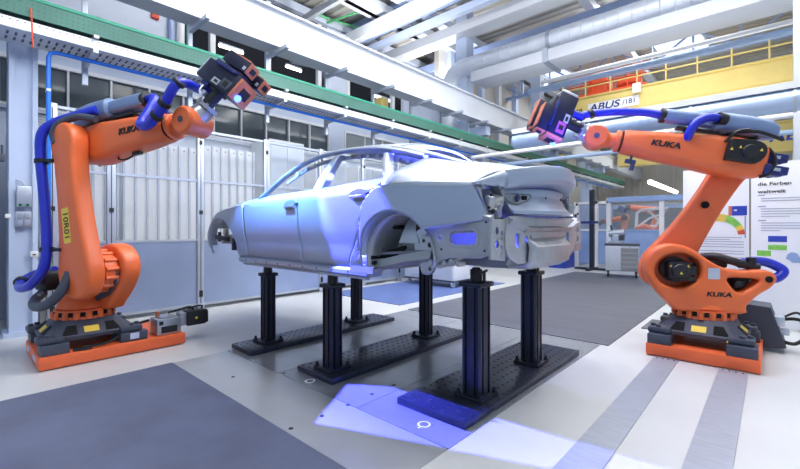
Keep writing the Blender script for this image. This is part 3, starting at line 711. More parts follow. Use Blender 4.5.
# right robot hoses
AR = lambda x, y, z: AMR @ V((x, y, z))
w2 = rR.matrix_basis.inverted()
Rt = lambda a, b, c: w2 @ (TR + sR * b + (oR - sR * oR.dot(sR)).normalized() * a + UP * c)
hose(rR, 'hose', [AR(.80, .02, .33), AR(.98, .02, .34), AR(1.25, .02, .31), AR(1.50, .03, .25), AR(1.62, .03, .20), Rt(-.1, -.26, .06), Rt(-.1, -.14, .05)], .042)
for p, d in ((AR(1.50, .03, .25), (1, 0, -.5)), (AR(1.60, .03, .205), (1, 0, -.5))): clamp(rR, p, d, .055)
hose(rR, 'hose', [AR(.34, .12, .34), AR(.43, .17, .33), AR(.52, .19, .27), AR(.56, .18, .18), AR(.56, .12, .1)], .042)
hose(rR, 'hose', [(-.28, .06, .93), (-.42, .02, .96), (-.56, .0, .94), (-.66, .02, .87), (-.60, .04, .80), (-.50, .05, .78)], .045)
hose(rR, 'cable_conduit', [(.03, -.02, .98), (-.08, .05, 1.0), (-.2, .1, .965), (-.31, .1, .93), (-.43, .1, .90)], .04, 'black')
MB().cyl((-.37, .10, .84), (-.37, .10, 1.0), .04, n=14).build('hose_bracket', 'black', rR); MB().box((-.12, .0, .94), (.16, .12, .12), bev=.03).build('hose_coupling', 'black', rR)
MB().cyl((-.462, .21, .80), (-.462, .219, .80), .032, n=16).build('bore', 'hole', rR)
# gripper-like orange bracket under the right arm
MB().box((1.0, .02, -.20), (.10, .05, .04), m=AMR).cyl(AR(1.0, .02, -.13), AR(1.0, .02, -.2), .012).cyl(AR(.97, .02, -.21), AR(.97, .02, -.29), .022).build('sensor_bracket', 'casting', rR)
MB().tube([AL(.62, .02, -.165), AL(.5, .0, -.21), AL(.42, -.02, -.2), AL(.4, 0, -.16)], .008, 6, smooth=5).box((.66, .0, -.175), (.1, .04, .03), m=AML).build('sensor_bracket', 'black', rL)
# numbered label on the left link arm
lp = LML @ frame((.215 - .012, -.14, .50), (0, 0, -1), (0, 1, 0), (1, 0, 0))
YL = MB().plate(rrect(-.17, .17, -.052, .052, .008), [], 0, .0015, LML @ frame((-.02, -.291, .46), (0, 0, -1), (1, 0, 0), (0, -1, 0))).build('number_label', 'yellow_label', rL)
YL['label'] = 'yellow number label'
MB().text('10R01', .10, LML @ frame((-.02, -.2935, .46), (0, 0, -1), (1, 0, 0), (0, -1, 0)), .001, sx=1.05).build('number', 'ink', YL)

# ---- carriages under the robots
def carriage(x0, x1, y0, y1, lab):
    t = thing('robot_carriage', lab, 'base plate', ((x0 + x1) / 2, (y0 + y1) / 2, .0))
    MB().b6(x0, x1, y0, y1, .012, .125, bev=.006).build('plate', 'orange_plate', t, True)
    return t
tR = carriage(-.95, -.07, 4.76, 5.72, 'orange carriage plate under the right robot')
MB().b6(-.94, -.74, 4.77, 5.0, .125, .22, bev=.004).build('riser_block', 'casting', tR, True)
MB().b6(-.31, -.09, 4.77, 5.0, .125, .22, bev=.004).build('riser_block', 'casting', tR, True)
MB().b6(-.94, -.74, 5.50, 5.70, .125, .22, bev=.004).build('riser_block', 'casting', tR, True)
MB().b6(-.31, -.09, 5.50, 5.70, .125, .22, bev=.004).build('riser_block', 'casting', tR, True)
cb = thing('connection_box', 'dark grey connection box leaning behind the right robot base with cables', 'connection box', (-.08, 5.9, .0))
CM = frame((-.08, 5.92, .26), V((1, 0, 0)), V((0, 1, 0)), V((0, 0, 1)))
MB().loft([[CM @ V(p) for p in ((-.20, -.18, -.26), (.19, -.18, -.2), (.19, .20, -.2), (-.20, .20, -.26))], [CM @ V(p) for p in ((-.20, -.18, .22), (.07, -.18, .20), (.07, .20, .20), (-.20, .20, .22))]]).build('housing', 'casting', cb, True)
MB().box((.12, -.02, .05), (.12, .14, .10), m=CM, bev=.01).box((.17, -.02, -.06), (.09, .12, .06), m=CM, bev=.01).build('plug', 'silver_cap', cb, True)
MB().tube([CM @ V(p) for p in ((.16, -.02, .07), (.30, -.05, .08), (.34, -.06, -.06), (.26, -.08, -.16), (.16, -.10, -.15))], .018, 8, smooth=5).tube([CM @ V(p) for p in ((.18, .03, .09), (.28, .05, .14), (.36, .04, .04), (.36, .04, -.12))], .012, 8, smooth=5).build('cable', 'black', cb, True)
tag(MB().tube([onZ(727, 342, .24) * 1.0, onZ(735, 340, .22), onZ(741, 345, .2), onZ(746, 352, .18)], .008, 6, smooth=4).build('yellow_cable', 'yellow_label', loc=onZ(735, 340, .22)), 'thin yellow cable over the right robot base', 'cable')
tL = carriage(-5.74, -4.83, .53, 1.76, 'orange carriage plate under the left robot with drive parts at its end')
for a, b, z in (((-5.05, -4.85), (.545, .75), .22), ((-5.735, -5.52), (.545, .75), .22), ((-5.735, -5.52), (1.15, 1.37), .22), ((-5.2, -4.98), (1.15, 1.37), .22)):
    MB().b6(a[0], a[1], b[0], b[1], .125, z, bev=.004).build('riser_block', 'casting', tL, True)
for y in (.56, .64): MB().b6(-5.2 + (y - .56) * -5, -5.05 + (y - .56) * -5, .525, .535, .05, .10).build('guide_pad', 'pale_blue_steel', tL, True)
gb = thing('gearbox', 'silver gearbox bolted to the end of the left carriage plate', 'gearbox', (-4.98, 1.62, .125))
MB().b6(-5.10, -4.87, 1.49, 1.73, .127, .30, bev=.008).cyl((-4.98, 1.61, .30), (-4.98, 1.61, .315), .09, n=20).build('housing', 'steel', gb, True)
MB().b6(-4.872, -4.868, 1.53, 1.69, .15, .22).b6(-4.87, -4.866, 1.51, 1.55, .24, .28).build('slot', 'ink', gb, True)
MB().cyl((-5.06, 1.55, .30), (-5.06, 1.55, .36), .022, n=12).build('cap', 'copper', gb, True)
dmo = thing('drive_motor', 'black drive motor with cable beside the silver gearbox of the left carriage', 'motor', (-4.97, 1.92, .2))
MB().box((-4.97, 1.91, .26), (.17, .22, .17), bev=.02).box((-4.97, 2.03, .26), (.15, .03, .15), bev=.02).build('housing', 'black', dmo, True)
MB().b6(-5.04, -4.90, 1.735, 1.80, .19, .33, bev=.004).build('flange', 'steel', dmo, True)
MB().cyl((-4.884, 1.90, .26), (-4.88, 1.90, .26), .014, n=10).build('marking', 'yellow_label', dmo, True)
MB().tube([(-4.97, 1.9, .34), (-4.97, 1.86, .38), (-5.0, 1.76, .36), (-5.06, 1.66, .33)], .013, 6, smooth=5).tube([(-4.97, 1.98, .34), (-4.97, 2.0, .37), (-4.97, 1.94, .38), (-4.97, 1.84, .36)], .01, 6, smooth=5).build('cable', 'black', dmo, True)
jb = thing('control_module', 'grey control module with pale label on the left carriage plate', 'control box', (-4.9, 1.28, .125))
MB().b6(-4.965, -4.86, 1.16, 1.40, .126, .218, bev=.006).build('housing', 'casting', jb, True)
MB().b6(-4.8595, -4.857, 1.24, 1.32, .15, .21).build('label_plate', 'pale_blue_steel', jb, True)
tag(MB().tube([(-4.87, .86, .16), (-4.86, 1.0, .15), (-4.9, 1.15, .19), (-4.95, 1.3, .27), (-5.0, 1.45, .29)], .014, 6, smooth=5).tube([(-4.88, .78, .14), (-4.855, .85, .14), (-4.85, .92, .138)], .02, 6, smooth=4).build('floor_cable', 'black', loc=(-4.87, 1, .15)), 'black cables lying along the left carriage plate', 'cable')
# ================================================================== CAR BODY
YC = 3.02
car = thing('car_body', 'bare silver car body shell without wheels or bumpers raised on black stands', 'car', (-3.2, YC, .92))
Wd = interp([-5.5, -5.2, -4.8, -4.2, -3.0, -2.0, -1.6, -1.35, -1.15], [.70, .86, .90, .908, .92, .92, .895, .85, .74])
ZC = interp([-5.27, -5.15, -5.0, -4.8, -4.2, -3.1, -2.1, -1.34], [1.17, 1.30, 1.40, 1.475, 1.535, 1.57, 1.60, 1.575])
ZT = interp([-5.27, -5.15, -5.0, -4.8, -4.2, -3.85, -3.1, -2.1], [1.20, 1.345, 1.445, 1.52, 1.595, 1.615, 1.635, 1.675])
def inset(x, z):
    c = ZC(x)
    if z <= c:
        a = max(0, (z - .95) / (c - .95)); v = .085 * (1 - a) ** 2.2
        v += .010 * math.exp(-((a - .30) / .10) ** 2) - .006 * math.exp(-((a - .16) / .08) ** 2)
        return v
    b = (z - c) / max(.02, ZT(x) - c); return .095 * b ** 1.15
def side(x, z, s): return V((x, YC + s * (Wd(x) - inset(x, z)), z))
FA, RA = (-4.82, 1.03, .385), (-2.005, 1.06, .358)
def zbot(x):
    for cx, cz, r in (FA, RA):
        if abs(x - cx) < r: return max(.965, cz + math.sqrt(r * r - (x - cx) ** 2))
    return .965
def panel(name, xl, xr, s, zb, zt1, zt2, n=30, mt='car_metal', rows=(12, 5), cluster=False, ts=None):
    P = []
    tt = [(i / rows[0]) * .5 for i in range(rows[0] + 1)] + ([.5 + .5 * (i + 1) / rows[1] for i in range(rows[1])] if zt2 else [])
    for t in tt:
        row = []
        for j in range(n + 1):
            u = j / n
            if cluster: u = .5 - .5 * math.cos(PI * u)
            h = t if zt2 else t * 2
            x = xl(h) * (1 - u) + xr(h) * u
            if t <= .5: z = zb(x) + (zt1(x) - zb(x)) * (t * 2)
            else: z = zt1(x) + (zt2(x) - zt1(x)) * (t - .5) * 2
            row.append(side(x, z, s))
        P.append(row)
    return MB().grid(P).build(name, mt, car, True, ang=50, solid=(.014 if s < 0 else .014))
G = .004
def front_edge(t): return -5.17 - .05 * math.sin(PI * min(1, t))
def bg(t):  # front/rear door gap leans back slightly towards the belt
    return -3.16 + .05 * t ** 2
def re(t):  # rear edge of rear door
    z = .97 + 1.26 * t if t < .5 else 1.60 + .15 * (t - .5); return -2.51 + .42 * max(0, min(1, (z - 1.03) / .63)) ** 1.05
def re_q(t):
    z = .97 + .63 * t; return -2.51 + .42 * max(0, min(1, (z - 1.03) / .63)) ** 1.05 + .010
def qr(t): return -1.25 - .09 * t ** 1.3
def zbq(x):
    if x > -1.72: return interp([-1.74, -1.5, -1.24], [1.285, 1.31, 1.352])(x)
    return zbot(x)
parts_c = []
for s in (-1, 1):
    side_name = ''
    f = panel('front_wing', lambda t: -5.25, lambda t: -4.215 - G, s, zbot, ZC, ZT, n=70)
    d1 = panel('front_door', lambda t: -4.205, lambda t: bg(t) - G, s, zbot, ZC, ZT, n=26)
    d2 = panel('rear_door', lambda t: bg(t) + G, re, s, lambda x: zbot(x) if x < -2.42 else max(zbot(x), .965), ZC, ZT, n=26)
    q = panel('quarter_panel', re_q, qr, s, zbq, ZC, None, n=80, rows=(14, 0))
    # door handles: cup, grip and lock
    for d, hx, hz in ((d1, -3.27, 1.50), (d2, -2.34, 1.545)):
        m = MB(); y = side(hx, hz, s).y
        m.lathe([(0, -.012), (.05, -.008), (.075, .0), (.082, .004), (0, .006)], frame((hx, y - s * .002, hz), (1.35, 0, 0), (0, 0, .62), (0, s, 0)), 20)
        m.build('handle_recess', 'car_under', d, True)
        MB().box((hx - .01, y + s * .016, hz - .012), (.15, .014, .026), bev=.006).build('handle_grip', 'steel', d, True)
        MB().box((hx + .10, y + s * .004, hz + .01), (.05, .012, .02), bev=.004).build('lock_clip', 'ink', d, True)
    # wheel arch lips, turned inwards
    for own, (cx, cz, r), a0, a1 in ((f, FA, 174, -8), (q, RA, 176, 32)):
        P = []
        for k in range(41):
            a = R(a0 + (a1 - a0) * k / 40); x = cx + r * math.cos(a); z = cz + r * math.sin(a)
            p = side(x, max(z, .965), s); ca, sa = math.cos(a), math.sin(a)
            P.append([p + V((ca * .012, s * .002, sa * .012)), p + V((ca * -.006, s * .004, sa * -.006)), p + V((-ca * .022, -s * .03, -sa * .022)), p + V((-ca * .022, -s * .09, -sa * .022))])
        MB().grid(P).build('arch_lip', 'car_metal', own, True, ang=60)
    # sill
    y1 = YC + s * .865; y2 = YC + s * .70
    m = MB()
    prof = [(.84, .975), (.868, .955), (.872, .925), (.83, .905), (.825, .885), (.815, .885), (.81, .905), (.70, .91), (.70, .98)]
    m.loft([[V((x + (z - .93) * dx, YC + s * w, z + dz)) for w, z in prof] for x, dx, dz in ((-4.36, -.6, .0), (-3.3, 0, 0), (-2.30, .5, .0))])
    sl = m.build('sill', 'car_metal', car, True, ang=25)
    MB().box((-2.36, YC + s * .868, .968), (.26, .012, .05), rot=(0, 0, 0)).build('jacking_plate', 'car_raw', sl, True)
    h = MB()
    for k in range(9): h.cyl((-4.2 + k * .21, YC + s * .871, .94), (-4.2 + k * .21, YC + s * .874, .94), .008, n=8)
    h.build('hole_row', 'ink', sl, True)
# ---- roof rails / pillars
RX = [-3.97, -3.58, -3.32, -3.07, -2.80, -2.50, -2.20, -1.95, -1.70, -1.50, -1.28]
RWv = [.835, .745, .690, .650, .620, .605, .600, .600, .600, .598, .600]
RZv = [1.615, 1.85, 1.955, 1.998, 2.005, 1.985, 1.93, 1.858, 1.785, 1.732, 1.672]
RWf, RZf = interp(RX, RWv), interp(RX, RZv)
def rail(x, s): return V((x, YC + s * RWf(x), RZf(x)))
xs_r = [-3.97 + (2.02) * k / 36 for k in range(37)]
for s in (-1, 1):
    P = []
    for x in xs_r:
        p = rail(x, s); k = min(1, (x + 3.97) / .5)
        # outer skin rolls over from the roof edge down to the window opening
        P.append([p + V((0, -s * .055, .012)), p + V((0, -s * .02, .008)), p + V((0, s * .014, -.008)), p + V((0, s * .022, -.018)), p + V((0, s * .020, -.026)), p + V((0, s * .006, -.032)), p + V((0, -s * .03, -.036)), p + V((0, -s * .05, -.02))])
    MB().loft(P).build('roof_rail', 'car_metal', car, True, ang=50)
    # inner reinforcement of the rail with stamped tabs
    m = MB().tube([rail(x, s) + V((0, -s * .045, -.075)) for x in xs_r[6:]], .018, 6)
    for x in xs_r[9::2]: m.box(rail(x, s) + V((0, -s * .01, -.085)), (.035, .02, .035), bev=.004)
    m.build('rail_inner', 'car_raw', car, True)
    # B pillar: from the belt to the roof rail
    def bar(name, x0, z0, x1, w0, w1, wy=.05, mt='car_metal'):
        y0 = side(x0, z0, s).y - s * .03; p1 = rail(x1, s) + V((0, s * .0, -.05)); p0 = V((x0, y0, z0))
        S = []
        for k in range(9):
            t = k / 8; c = p0.lerp(p1, t) + V((0, s * .012 * math.sin(PI * t), 0)); w = w0 + (w1 - w0) * t
            S.append([c + V((-w / 2, s * .012, 0)), c + V((-w / 2 + .01, s * .022, 0)), c + V((w / 2 - .01, s * .022, 0)), c + V((w / 2, s * .012, 0)), c + V((w / 2, -s * wy, 0)), c + V((-w / 2, -s * wy, 0))])
        return MB().loft(S).build(name, mt, car, True)
    bar('b_pillar', -2.95, 1.60, -2.93, .13, .07)
    bar('c_post', -2.12, 1.65, -2.34, .055, .06)
    # lower B pillar inside the shell
    MB().loft([[V((x + dx, YC + s * (w + dw), z)) for dx, dw in ((-w2, 0), (w2, 0), (w2, -.08), (-w2, -.08))] for x, w, z, w2 in ((-3.03, .80, .97, .12), (-2.98, .82, 1.3, .08), (-2.93, .80, 1.62, .06))]).build('b_pillar_base', 'car_raw', car, True)
    # sail panel (C pillar) between shoulder crease and hatch edge
    low = interp([0, .3, .65, 1], [-2.10, -1.86, -1.60, -1.325])
    topx = interp([0, .12, .25, .36, .6, .8, 1], [-2.115, -2.046, -1.984, -1.925, -1.70, -1.48, -1.245])
    topw = interp([0, .12, .25, .36, .6, .8, 1], [.845, .775, .68, .622, .608, .600, .603])
    topz = interp([0, .12, .25, .36, .6, .8, 1], [1.675, 1.735, 1.784, 1.818, 1.782, 1.735, 1.676])
    P = []
    for i in range(25):
        t = i / 24; a = V((low(t), YC + s * (Wd(low(t))), ZC(low(t)))); b = V((topx(t), YC + s * topw(t), topz(t))); row = []
        for j in range(13):
            u = j / 12; c = a.lerp(b, u); c += V((0, s * .006, .016)) * math.sin(PI * u) * min(1, (b - a).length / .2)
            if j == 0: c = a
            row.append(c)
        P.append(row)
    MB().grid(P).build('c_pillar', 'car_metal', car, True, ang=60, solid=.012 if s > 0 else .012)
# ---- roof skin
P = []
for i in range(15):
    x = -3.07 + (.74) * i / 14; row = []
    for j in range(25):
        v = -1 + 2 * j / 24; w = RWf(x) - .045
        row.append(V((x - .10 * (1 - v * v) * (1 - i / 14) + .06 * (1 - v * v) * (i / 14), YC + v * w, RZf(x) + .008 + .072 * (1 - v ** 4 * .35 - v * v * .65))))
    P.append(row)
MB().grid(P).build('roof', 'car_metal', car, True, ang=60, solid=.02)
# hatch: side strips, rear window opening, deck, lip
hz = lambda x, v: RZf(x) + .008 + (.072 - .034 * max(0, (x + 2.3) / 1.1)) * (1 - v * v)
hatch = MB()
for s in (-1, 1):
    P = []
    for i in range(17):
        x = -2.30 + .74 * i / 16; row = []
        for v in (1.0, .96, .90, .84): row.append(V((x, YC + s * v * (RWf(x) - .01), hz(x, v))))
        P.append(row)
    hatch.grid(P)
P = []
def xlip(v): return -1.06 - .18 * abs(v) ** 2.2
for i in range(13):
    t = i / 12; row = []
    for j in range(33):
        v = -1 + 2 * j / 32; xe = xlip(v); x = -1.56 + (xe + 1.56) * t; xz = -1.56 + (.28) * t
        zz = hz(xz, v) - .012 * t
        zz = zz * (1 - t ** 3) + (1.735 - .055 * v * v) * t ** 3
        row.append(V((x, YC + v * (RWf(xz) - .01), zz)))
    P.append(row)
hatch.grid(P)
# top edge bar of the hatch under the roof end
P = []
for j in range(25):
    v = -1 + 2 * j / 24; w = RWf(-2.3) - .03; x = -2.30 + .06 * (1 - v * v)
    P.append([V((x + dx, YC + v * w, hz(-2.3, v) + dz)) for dx, dz in ((0, -.004), (.05, -.02), (.07, -.05), (0, -.05))])
hatch.loft(P, cap=True)
h_o = hatch.build('hatch', 'car_metal', car, True, ang=50, solid=.016)
# lip band and lower lid
P = []
for j in range(49):
    v = -1 + 2 * j / 48; xe = xlip(v); w = .592; row = []
    zt = 1.735 - .055 * v * v
    for dx, zz in ((0, zt), (.010, zt - .004), (.020, zt - .030), (.026, zt - .065), (.020, zt - .10), (-.006, zt - .125), (-.05, zt - .137), (-.10, zt - .150)):
        row.append(V((xe + dx, YC + v * w, zz)))
    P.append(row)
MB().grid(P).build('spoiler_lip', 'car_metal', h_o, True, ang=32)
P = []
for j in range(41):
    v = -1 + 2 * j / 40; row = []
    for k, (dx, zz, wf) in enumerate(((-.085, 1.57, .632), (-.10, 1.535, .63), (-.088, 1.50, .615), (-.065, 1.45, .575), (-.040, 1.425, .55), (-.020, 1.405, .535), (-.024, 1.388, .53), (-.07, 1.378, .525))):
        y = v * wf; row.append(V((xlip(y / .635) + dx, YC + y, zz - (.03 * v * v if k < 2 else 0))))
    P.append(row)
lid = MB().grid(P).build('lid_skin', 'car_metal', h_o, True, ang=60, solid=.01)
# number plate niche and lamp pockets on the lid
for dy in (-.17, .12): MB().cyl((xlip(0) - .072, YC + dy, 1.505), (xlip(0) - .066, YC + dy, 1.505), .008, n=10).build('hole', 'ink', lid, True)
for s in (-1, 1):
    def lidp(y, z, off): 
        dx = interp([1.40, 1.425, 1.45, 1.50, 1.535, 1.57], [-.02, -.04, -.065, -.088, -.10, -.085])(z); return V((xlip(y / .635) + dx + off, YC + s * y, z))
    pl = []; 
    for y, z in ((.60, 1.535), (.46, 1.532), (.30, 1.530), (.30, 1.508), (.36, 1.475), (.47, 1.445), (.53, 1.46)): pl.append((y, z))
    m = MB(); m._add([lidp(y, z, .006) for y, z in pl] + [lidp(y, z, -.01) for y, z in pl], [tuple(range(7)), tuple(range(13, 6, -1))] + [(i, (i + 1) % 7, 7 + (i + 1) % 7, 7 + i) for i in range(7)])
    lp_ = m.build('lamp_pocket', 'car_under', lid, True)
    pl2 = [(y * .8 + .085, z * .72 + 1.495 * .28) for y, z in pl]
    m = MB(); m._add([lidp(y, z, .010) for y, z in pl2] + [lidp(y, z, .0) for y, z in pl2], [tuple(range(7)), tuple(range(13, 6, -1))] + [(i, (i + 1) % 7, 7 + (i + 1) % 7, 7 + i) for i in range(7)])
    m.build('lamp_floor', 'car_raw', lid, True)
    q = lidp(.45, 1.495, .014)
    MB().cyl(q, q + V((.006, 0, 0)), .026, n=18).build('lamp_hole', 'navy', lid, True)
    q = lidp(.385, 1.50, .012); MB().box(q, (.008, .05, .03), rot=(0, 0, s * .3), bev=.003).build('slot', 'hole', lid, True)
# ---- rear panel with openings
RM = frame((-1.205, YC, 0), (0, 1, 0), (0, 0, 1), (1, 0, 0))
out = smooth_poly([(-.60, 1.37), (-.3, 1.372), (0, 1.372), (.3, 1.372), (.60, 1.37), (.66, 1.30), (.67, 1.18), (.60, 1.10), (.52, 1.06), (.46, 1.05), (0, 1.05), (-.46, 1.05), (-.52, 1.06), (-.62, 1.10), (-.67, 1.18), (-.66, 1.30)], 3)
rp = MB().plate(out, [rrect(-.53, -.465, 1.165, 1.255, .008), rrect(.44, .50, 1.165, 1.255, .008), ell(-.36, 1.22, .016, .022, 14), ell(-.28, 1.22, .016, .022, 14)], -.012, .012, RM, bev=.004).build('rear_panel', 'car_raw', car, True)
m = MB(RM)
m.loft([[V((y, z, d)) for z, d in ((1.305, .012), (1.295, .042), (1.27, .03), (1.262, .012))] for y in (-.40, .50)])
m.loft([[V((-.64 + t * .26, 1.335 - .05 * t + dz, d)) for dz, d in ((.03 * (1 - t * .5), .01), (.012, .05), (-.022, .01))] for t in (0, .35, .7, 1)])
m.loft([[V((.64 - t * .2, 1.335 - .05 * t + dz, d)) for dz, d in ((.03 * (1 - t * .5), .01), (.012, .05), (-.022, .01))] for t in (0, .5, 1)])
m.build('pressed_rib', 'car_raw', rp, True)
# spare wheel tub bulging below the rear panel
S = []
for y in (-.36, -.33, -.28, .30, .36, .40):
    k = {-.36: .0, -.33: .7, -.28: 1, .30: 1, .36: .7, .40: .0}[y]
    S.append([V((-1.19, YC + y, 1.24 - .02 * k)), V((-1.185 + .03 * k, YC + y, 1.21 - .02 * k)), V((-1.17 + .05 * k, YC + y, 1.16)), V((-1.18 + .05 * k, YC + y, 1.06 - .02 * k)), V((-1.23 + .03 * k, YC + y, 1.035 - .035 * k)), V((-1.6, YC + y, 1.03 - .04 * k))])
tub = MB().loft(S, cap=False, closed=False).build('spare_wheel_tub', 'car_raw', car, True, ang=40, solid=.008)
MB().plate(rrect(-.16, .20, 1.075, 1.19, .03), [rrect(-.10, .14, 1.10, 1.165, .02)], .058, .068, RM, bev=.003).build('stamping', 'steel', tub, True)
# ---- rear corner structures and inner quarter, both sides
for s in (-1, 1):
    P = []
    for i in range(11):
        t = i / 10; row = []
        for j in range(13):
            u = j / 12
            a = V((qr(1 - t) - .0, YC + s * (Wd(-1.3) - .012 - .03 * t), 1.565 - .225 * t))
            b = V((-1.24, YC + s * (.60 + .05 * t), 1.55 - .20 * t))
            c = a.lerp(b, u)
            c.x += -.06 * math.sin(PI * u) + .035 * math.sin(7 * u + 5 * t) * (math.sin(PI * u) ** .5) + .03 * math.cos(9 * t + 3 * u) * math.sin(PI * u)
            row.append(c)
        P.append(row)
    cs_ = MB().grid(P).build('rear_corner', 'car_raw', car, True, ang=30, solid=.01)
    A_, B_, D_ = V((-1.33, YC + s * .862, 1.577)), V((-1.245, YC + s * .595, 1.676)), V((-1.235, YC + s * .59, 1.56))
    P = []
    for i in range(9):
        t = i / 8; a = A_.lerp(B_, t); b = A_.lerp(D_, t); P.append([a.lerp(b, u / 6) + V((.02 * math.sin(PI * u / 6) * t, 0, 0)) for u in range(7)])
    MB().grid(P).build('corner_gusset', 'car_metal', cs_, True, ang=60, solid=.008)
    # tail lamp channel beside the lid
    P = []
    for i in range(13):
        t = i / 12; y = .655 - .145 * t ** 1.3; z = 1.585 - .215 * t; x = -1.285 + .05 * t
        P.append([V((x - .02, YC + s * (y + .035), z - .0)), V((x + .035, YC + s * (y + .022), z)), V((x + .03, YC + s * (y + .008), z)), V((x - .05, YC + s * (y - .005), z))])
    MB().grid(P).build('lamp_channel', 'car_under', cs_, True, ang=30, solid=.006)
    m = MB().box((-1.265, YC + s * .76, 1.455), (.06, .05, .09), rot=(0, .3, .3 * s), bev=.012).box((-1.26, YC + s * .71, 1.40), (.06, .06, .025), rot=(.5 * s, 0, .2), bev=.008).box((-1.25, YC + s * .80, 1.36), (.06, .06, .04), rot=(.3, .2, 0), bev=.01)
    m.build('bracket', 'steel', cs_, True)
    for y, z, r in ((.775, 1.40, .014), (.80, 1.50, .010), (.83, 1.42, .009)): MB().cyl((-1.235, YC + s * y, z), (-1.222, YC + s * y, z), r, n=10).build('hole', 'ink', cs_, True)
    # rear end plate of the longitudinal member with round holes
    EM = frame((-1.215, YC + s * .745, 1.2), (0, s, 0), (0, 0, 1), (1, 0, 0))
    ep = MB().plate([(-.10, .15), (.085, .15), (.10, .05), (.10, -.10), (-.09, -.12)], [ell(.02, .075, .024, .026, 16), ell(.02, -.01, .024, .026, 16), ell(-.045, .06, .012, .018, 10), ell(-.045, .03, .01, .014, 10), ell(-.04, -.03, .012, .016, 10)], -.01, .01, EM, bev=.003).build('crash_plate', 'car_raw', car, True)
    MB(EM).prism([(-.01, -.10), (-.065, -.10), (-.04, -.05)], .01, .014).build('stamping', 'steel', ep, True)
    # inner quarter with oblong opening
    QM = frame((0, YC + s * .80, 0), (1, 0, 0), (0, 0, 1), (0, s, 0))
    iq = MB().plate([(-1.76, 1.31), (-1.60, 1.33), (-1.3, 1.37), (-1.215, 1.36), (-1.21, 1.13), (-1.3, 1.10), (-1.55, 1.09), (-1.64, 1.07), (-1.70, 1.12)], [rrect(-1.545, -1.335, 1.185, 1.275, .035), ell(-1.635, 1.225, .016, .018, 12)], -.01, .01, QM, bev=.003).build('inner_quarter', 'car_raw', car, True)
    MB(QM).plate(rrect(-1.57, -1.31, 1.16, 1.30, .05), [rrect(-1.548, -1.332, 1.182, 1.278, .036)], .008, .016, bev=.003).build('opening_rim', 'car_raw', iq, True)
    for x, z in ((-1.50, 1.14), (-1.44, 1.135), (-1.40, 1.15), (-1.62, 1.15), (-1.27, 1.15), (-1.26, 1.33)): MB(QM).cyl((x, z, .0), (x, z, .013), .008, n=8).build('hole', 'ink', iq, True)
    # wheel house: inner drum, inner wall, strut dome
    for (cx, cz, r), a0, a1, nm, w0, w1 in ((RA, 200, -5, 'rear_wheel_house', .83, .56),):
        P = []
        for k in range(33):
            a = R(a0 + (a1 - a0) * k / 32); rr = r - .03
            row = [V((cx + (rr + .05 * q) * math.cos(a), YC + s * w, cz + (rr + .05 * q) * math.sin(a) + .02 * math.sin(3 * a) * q)) for w, q in ((w0, .3), (w0 - .06, 0), (w0 - .14, -.25 + .25 * math.sin(2.2 * a)), (w1 + .06, -.4), (w1, -1.0))]
            P.append(row)
        wh_ = MB().grid(P).build(nm, 'car_raw', car, True, ang=40, solid=.01)
        poly = [(cx + (r - .055) * math.cos(R(a0 + (a1 - a0) * k / 24)), cz + (r - .055) * math.sin(R(a0 + (a1 - a0) * k / 24))) for k in range(25)]
        MB().prism(poly, -.01, .01, frame((0, YC + s * w1, 0), (1, 0, 0), (0, 0, 1), (0, s, 0))).build('inner_wall', 'car_raw', wh_, True)
        m = MB().loft([[V((cx + dx, YC + s * w, z)) for dx, w in ((-.05 - e, .57), (.07 + e, .57), (.07 + e, .57 + d), (-.05 - e, .57 + d))] for z, e, d in ((1.38, -.02, .10), (1.28, .0, .15), (1.18, .04, .16))])
        m.build('strut_dome', 'steel', wh_, True)
        m = MB().plate(smooth_poly([(cx - .27, 1.10), (cx - .12, 1.14), (cx - .04, 1.16), (cx - .06, 1.115), (cx - .26, 1.04)], 2), [], 0, .02, frame((0, YC + s * .70, 0), (1, 0, 0), (0, 0, 1), (0, s, 0))).build('slot', 'hole', wh_, True)
        for dx, z, rad in ((-.16, 1.30, .018), (.0, 1.375, .016), (.08, 1.31, .016), (-.325, 1.06, .016), (-.30, 1.02, .016), (-.345, 1.025, .014), (-.12, 1.03, .022)):
            MB().cyl((cx + dx, YC + s * .60, z), (cx + dx, YC + s * (.71 if dx > -.3 else .80), z), rad, n=10).build('hole', 'ink', wh_, True)
        # longitudinal member running forward-down from the arch
        m = MB().loft([[V((x, YC + s * w, z + dz)) for w, dz in ((.62, .04), (.76, .04), (.78, -.02), (.70, -.05), (.62, -.04))] for x, z in ((-2.42, .99), (-2.2, 1.02), (-2.02, 1.06), (-1.75, 1.10))])
        m.build('rear_member', 'car_raw', car, True, ang=30)
        # subframe knuckle plate
        KM = frame((0, YC + s * .70, 0), (1, 0, 0), (0, 0, 1), (0, s, 0))
        kp = MB().plate(smooth_poly([(-1.93, 1.27), (-1.82, 1.29), (-1.73, 1.25), (-1.71, 1.13), (-1.76, 1.02), (-1.80, .96), (-1.88, .965), (-1.90, 1.06), (-1.95, 1.13)], 3), [ell(-1.80, 1.17, .02, .016, 12), ell(-1.765, 1.175, .014, .014, 10), ell(-1.80, 1.0, .014, .016, 10), ell(-1.86, 1.20, .012, .012, 10)], -.02, .02, KM, bev=.006).build('suspension_mount', 'steel', car, True)
        MB(KM).box((-1.84, 1.09, .03), (.15, .03, .05), bev=.01).box((-1.80, 1.235, .02), (.13, .02, .03), bev=.006).build('bush_carrier', 'car_raw', kp, True); MB(KM).box((-1.66, 1.05, 0), (.14, .05, .06), bev=.012).build('link_end', 'car_raw', kp, True)
    # rear frame rail carried by the rear stand
    m = MB().loft([[V((x, YC + s * w, z + dz)) for w, dz in ((.36, .07), (.55, .07), (.55, -.03), (.36, -.03))] for x, z in ((-1.85, 1.06), (-1.5, 1.055), (-1.24, 1.055))])
    m.build('frame_rail', 'car_under', car, True)
    m = MB()
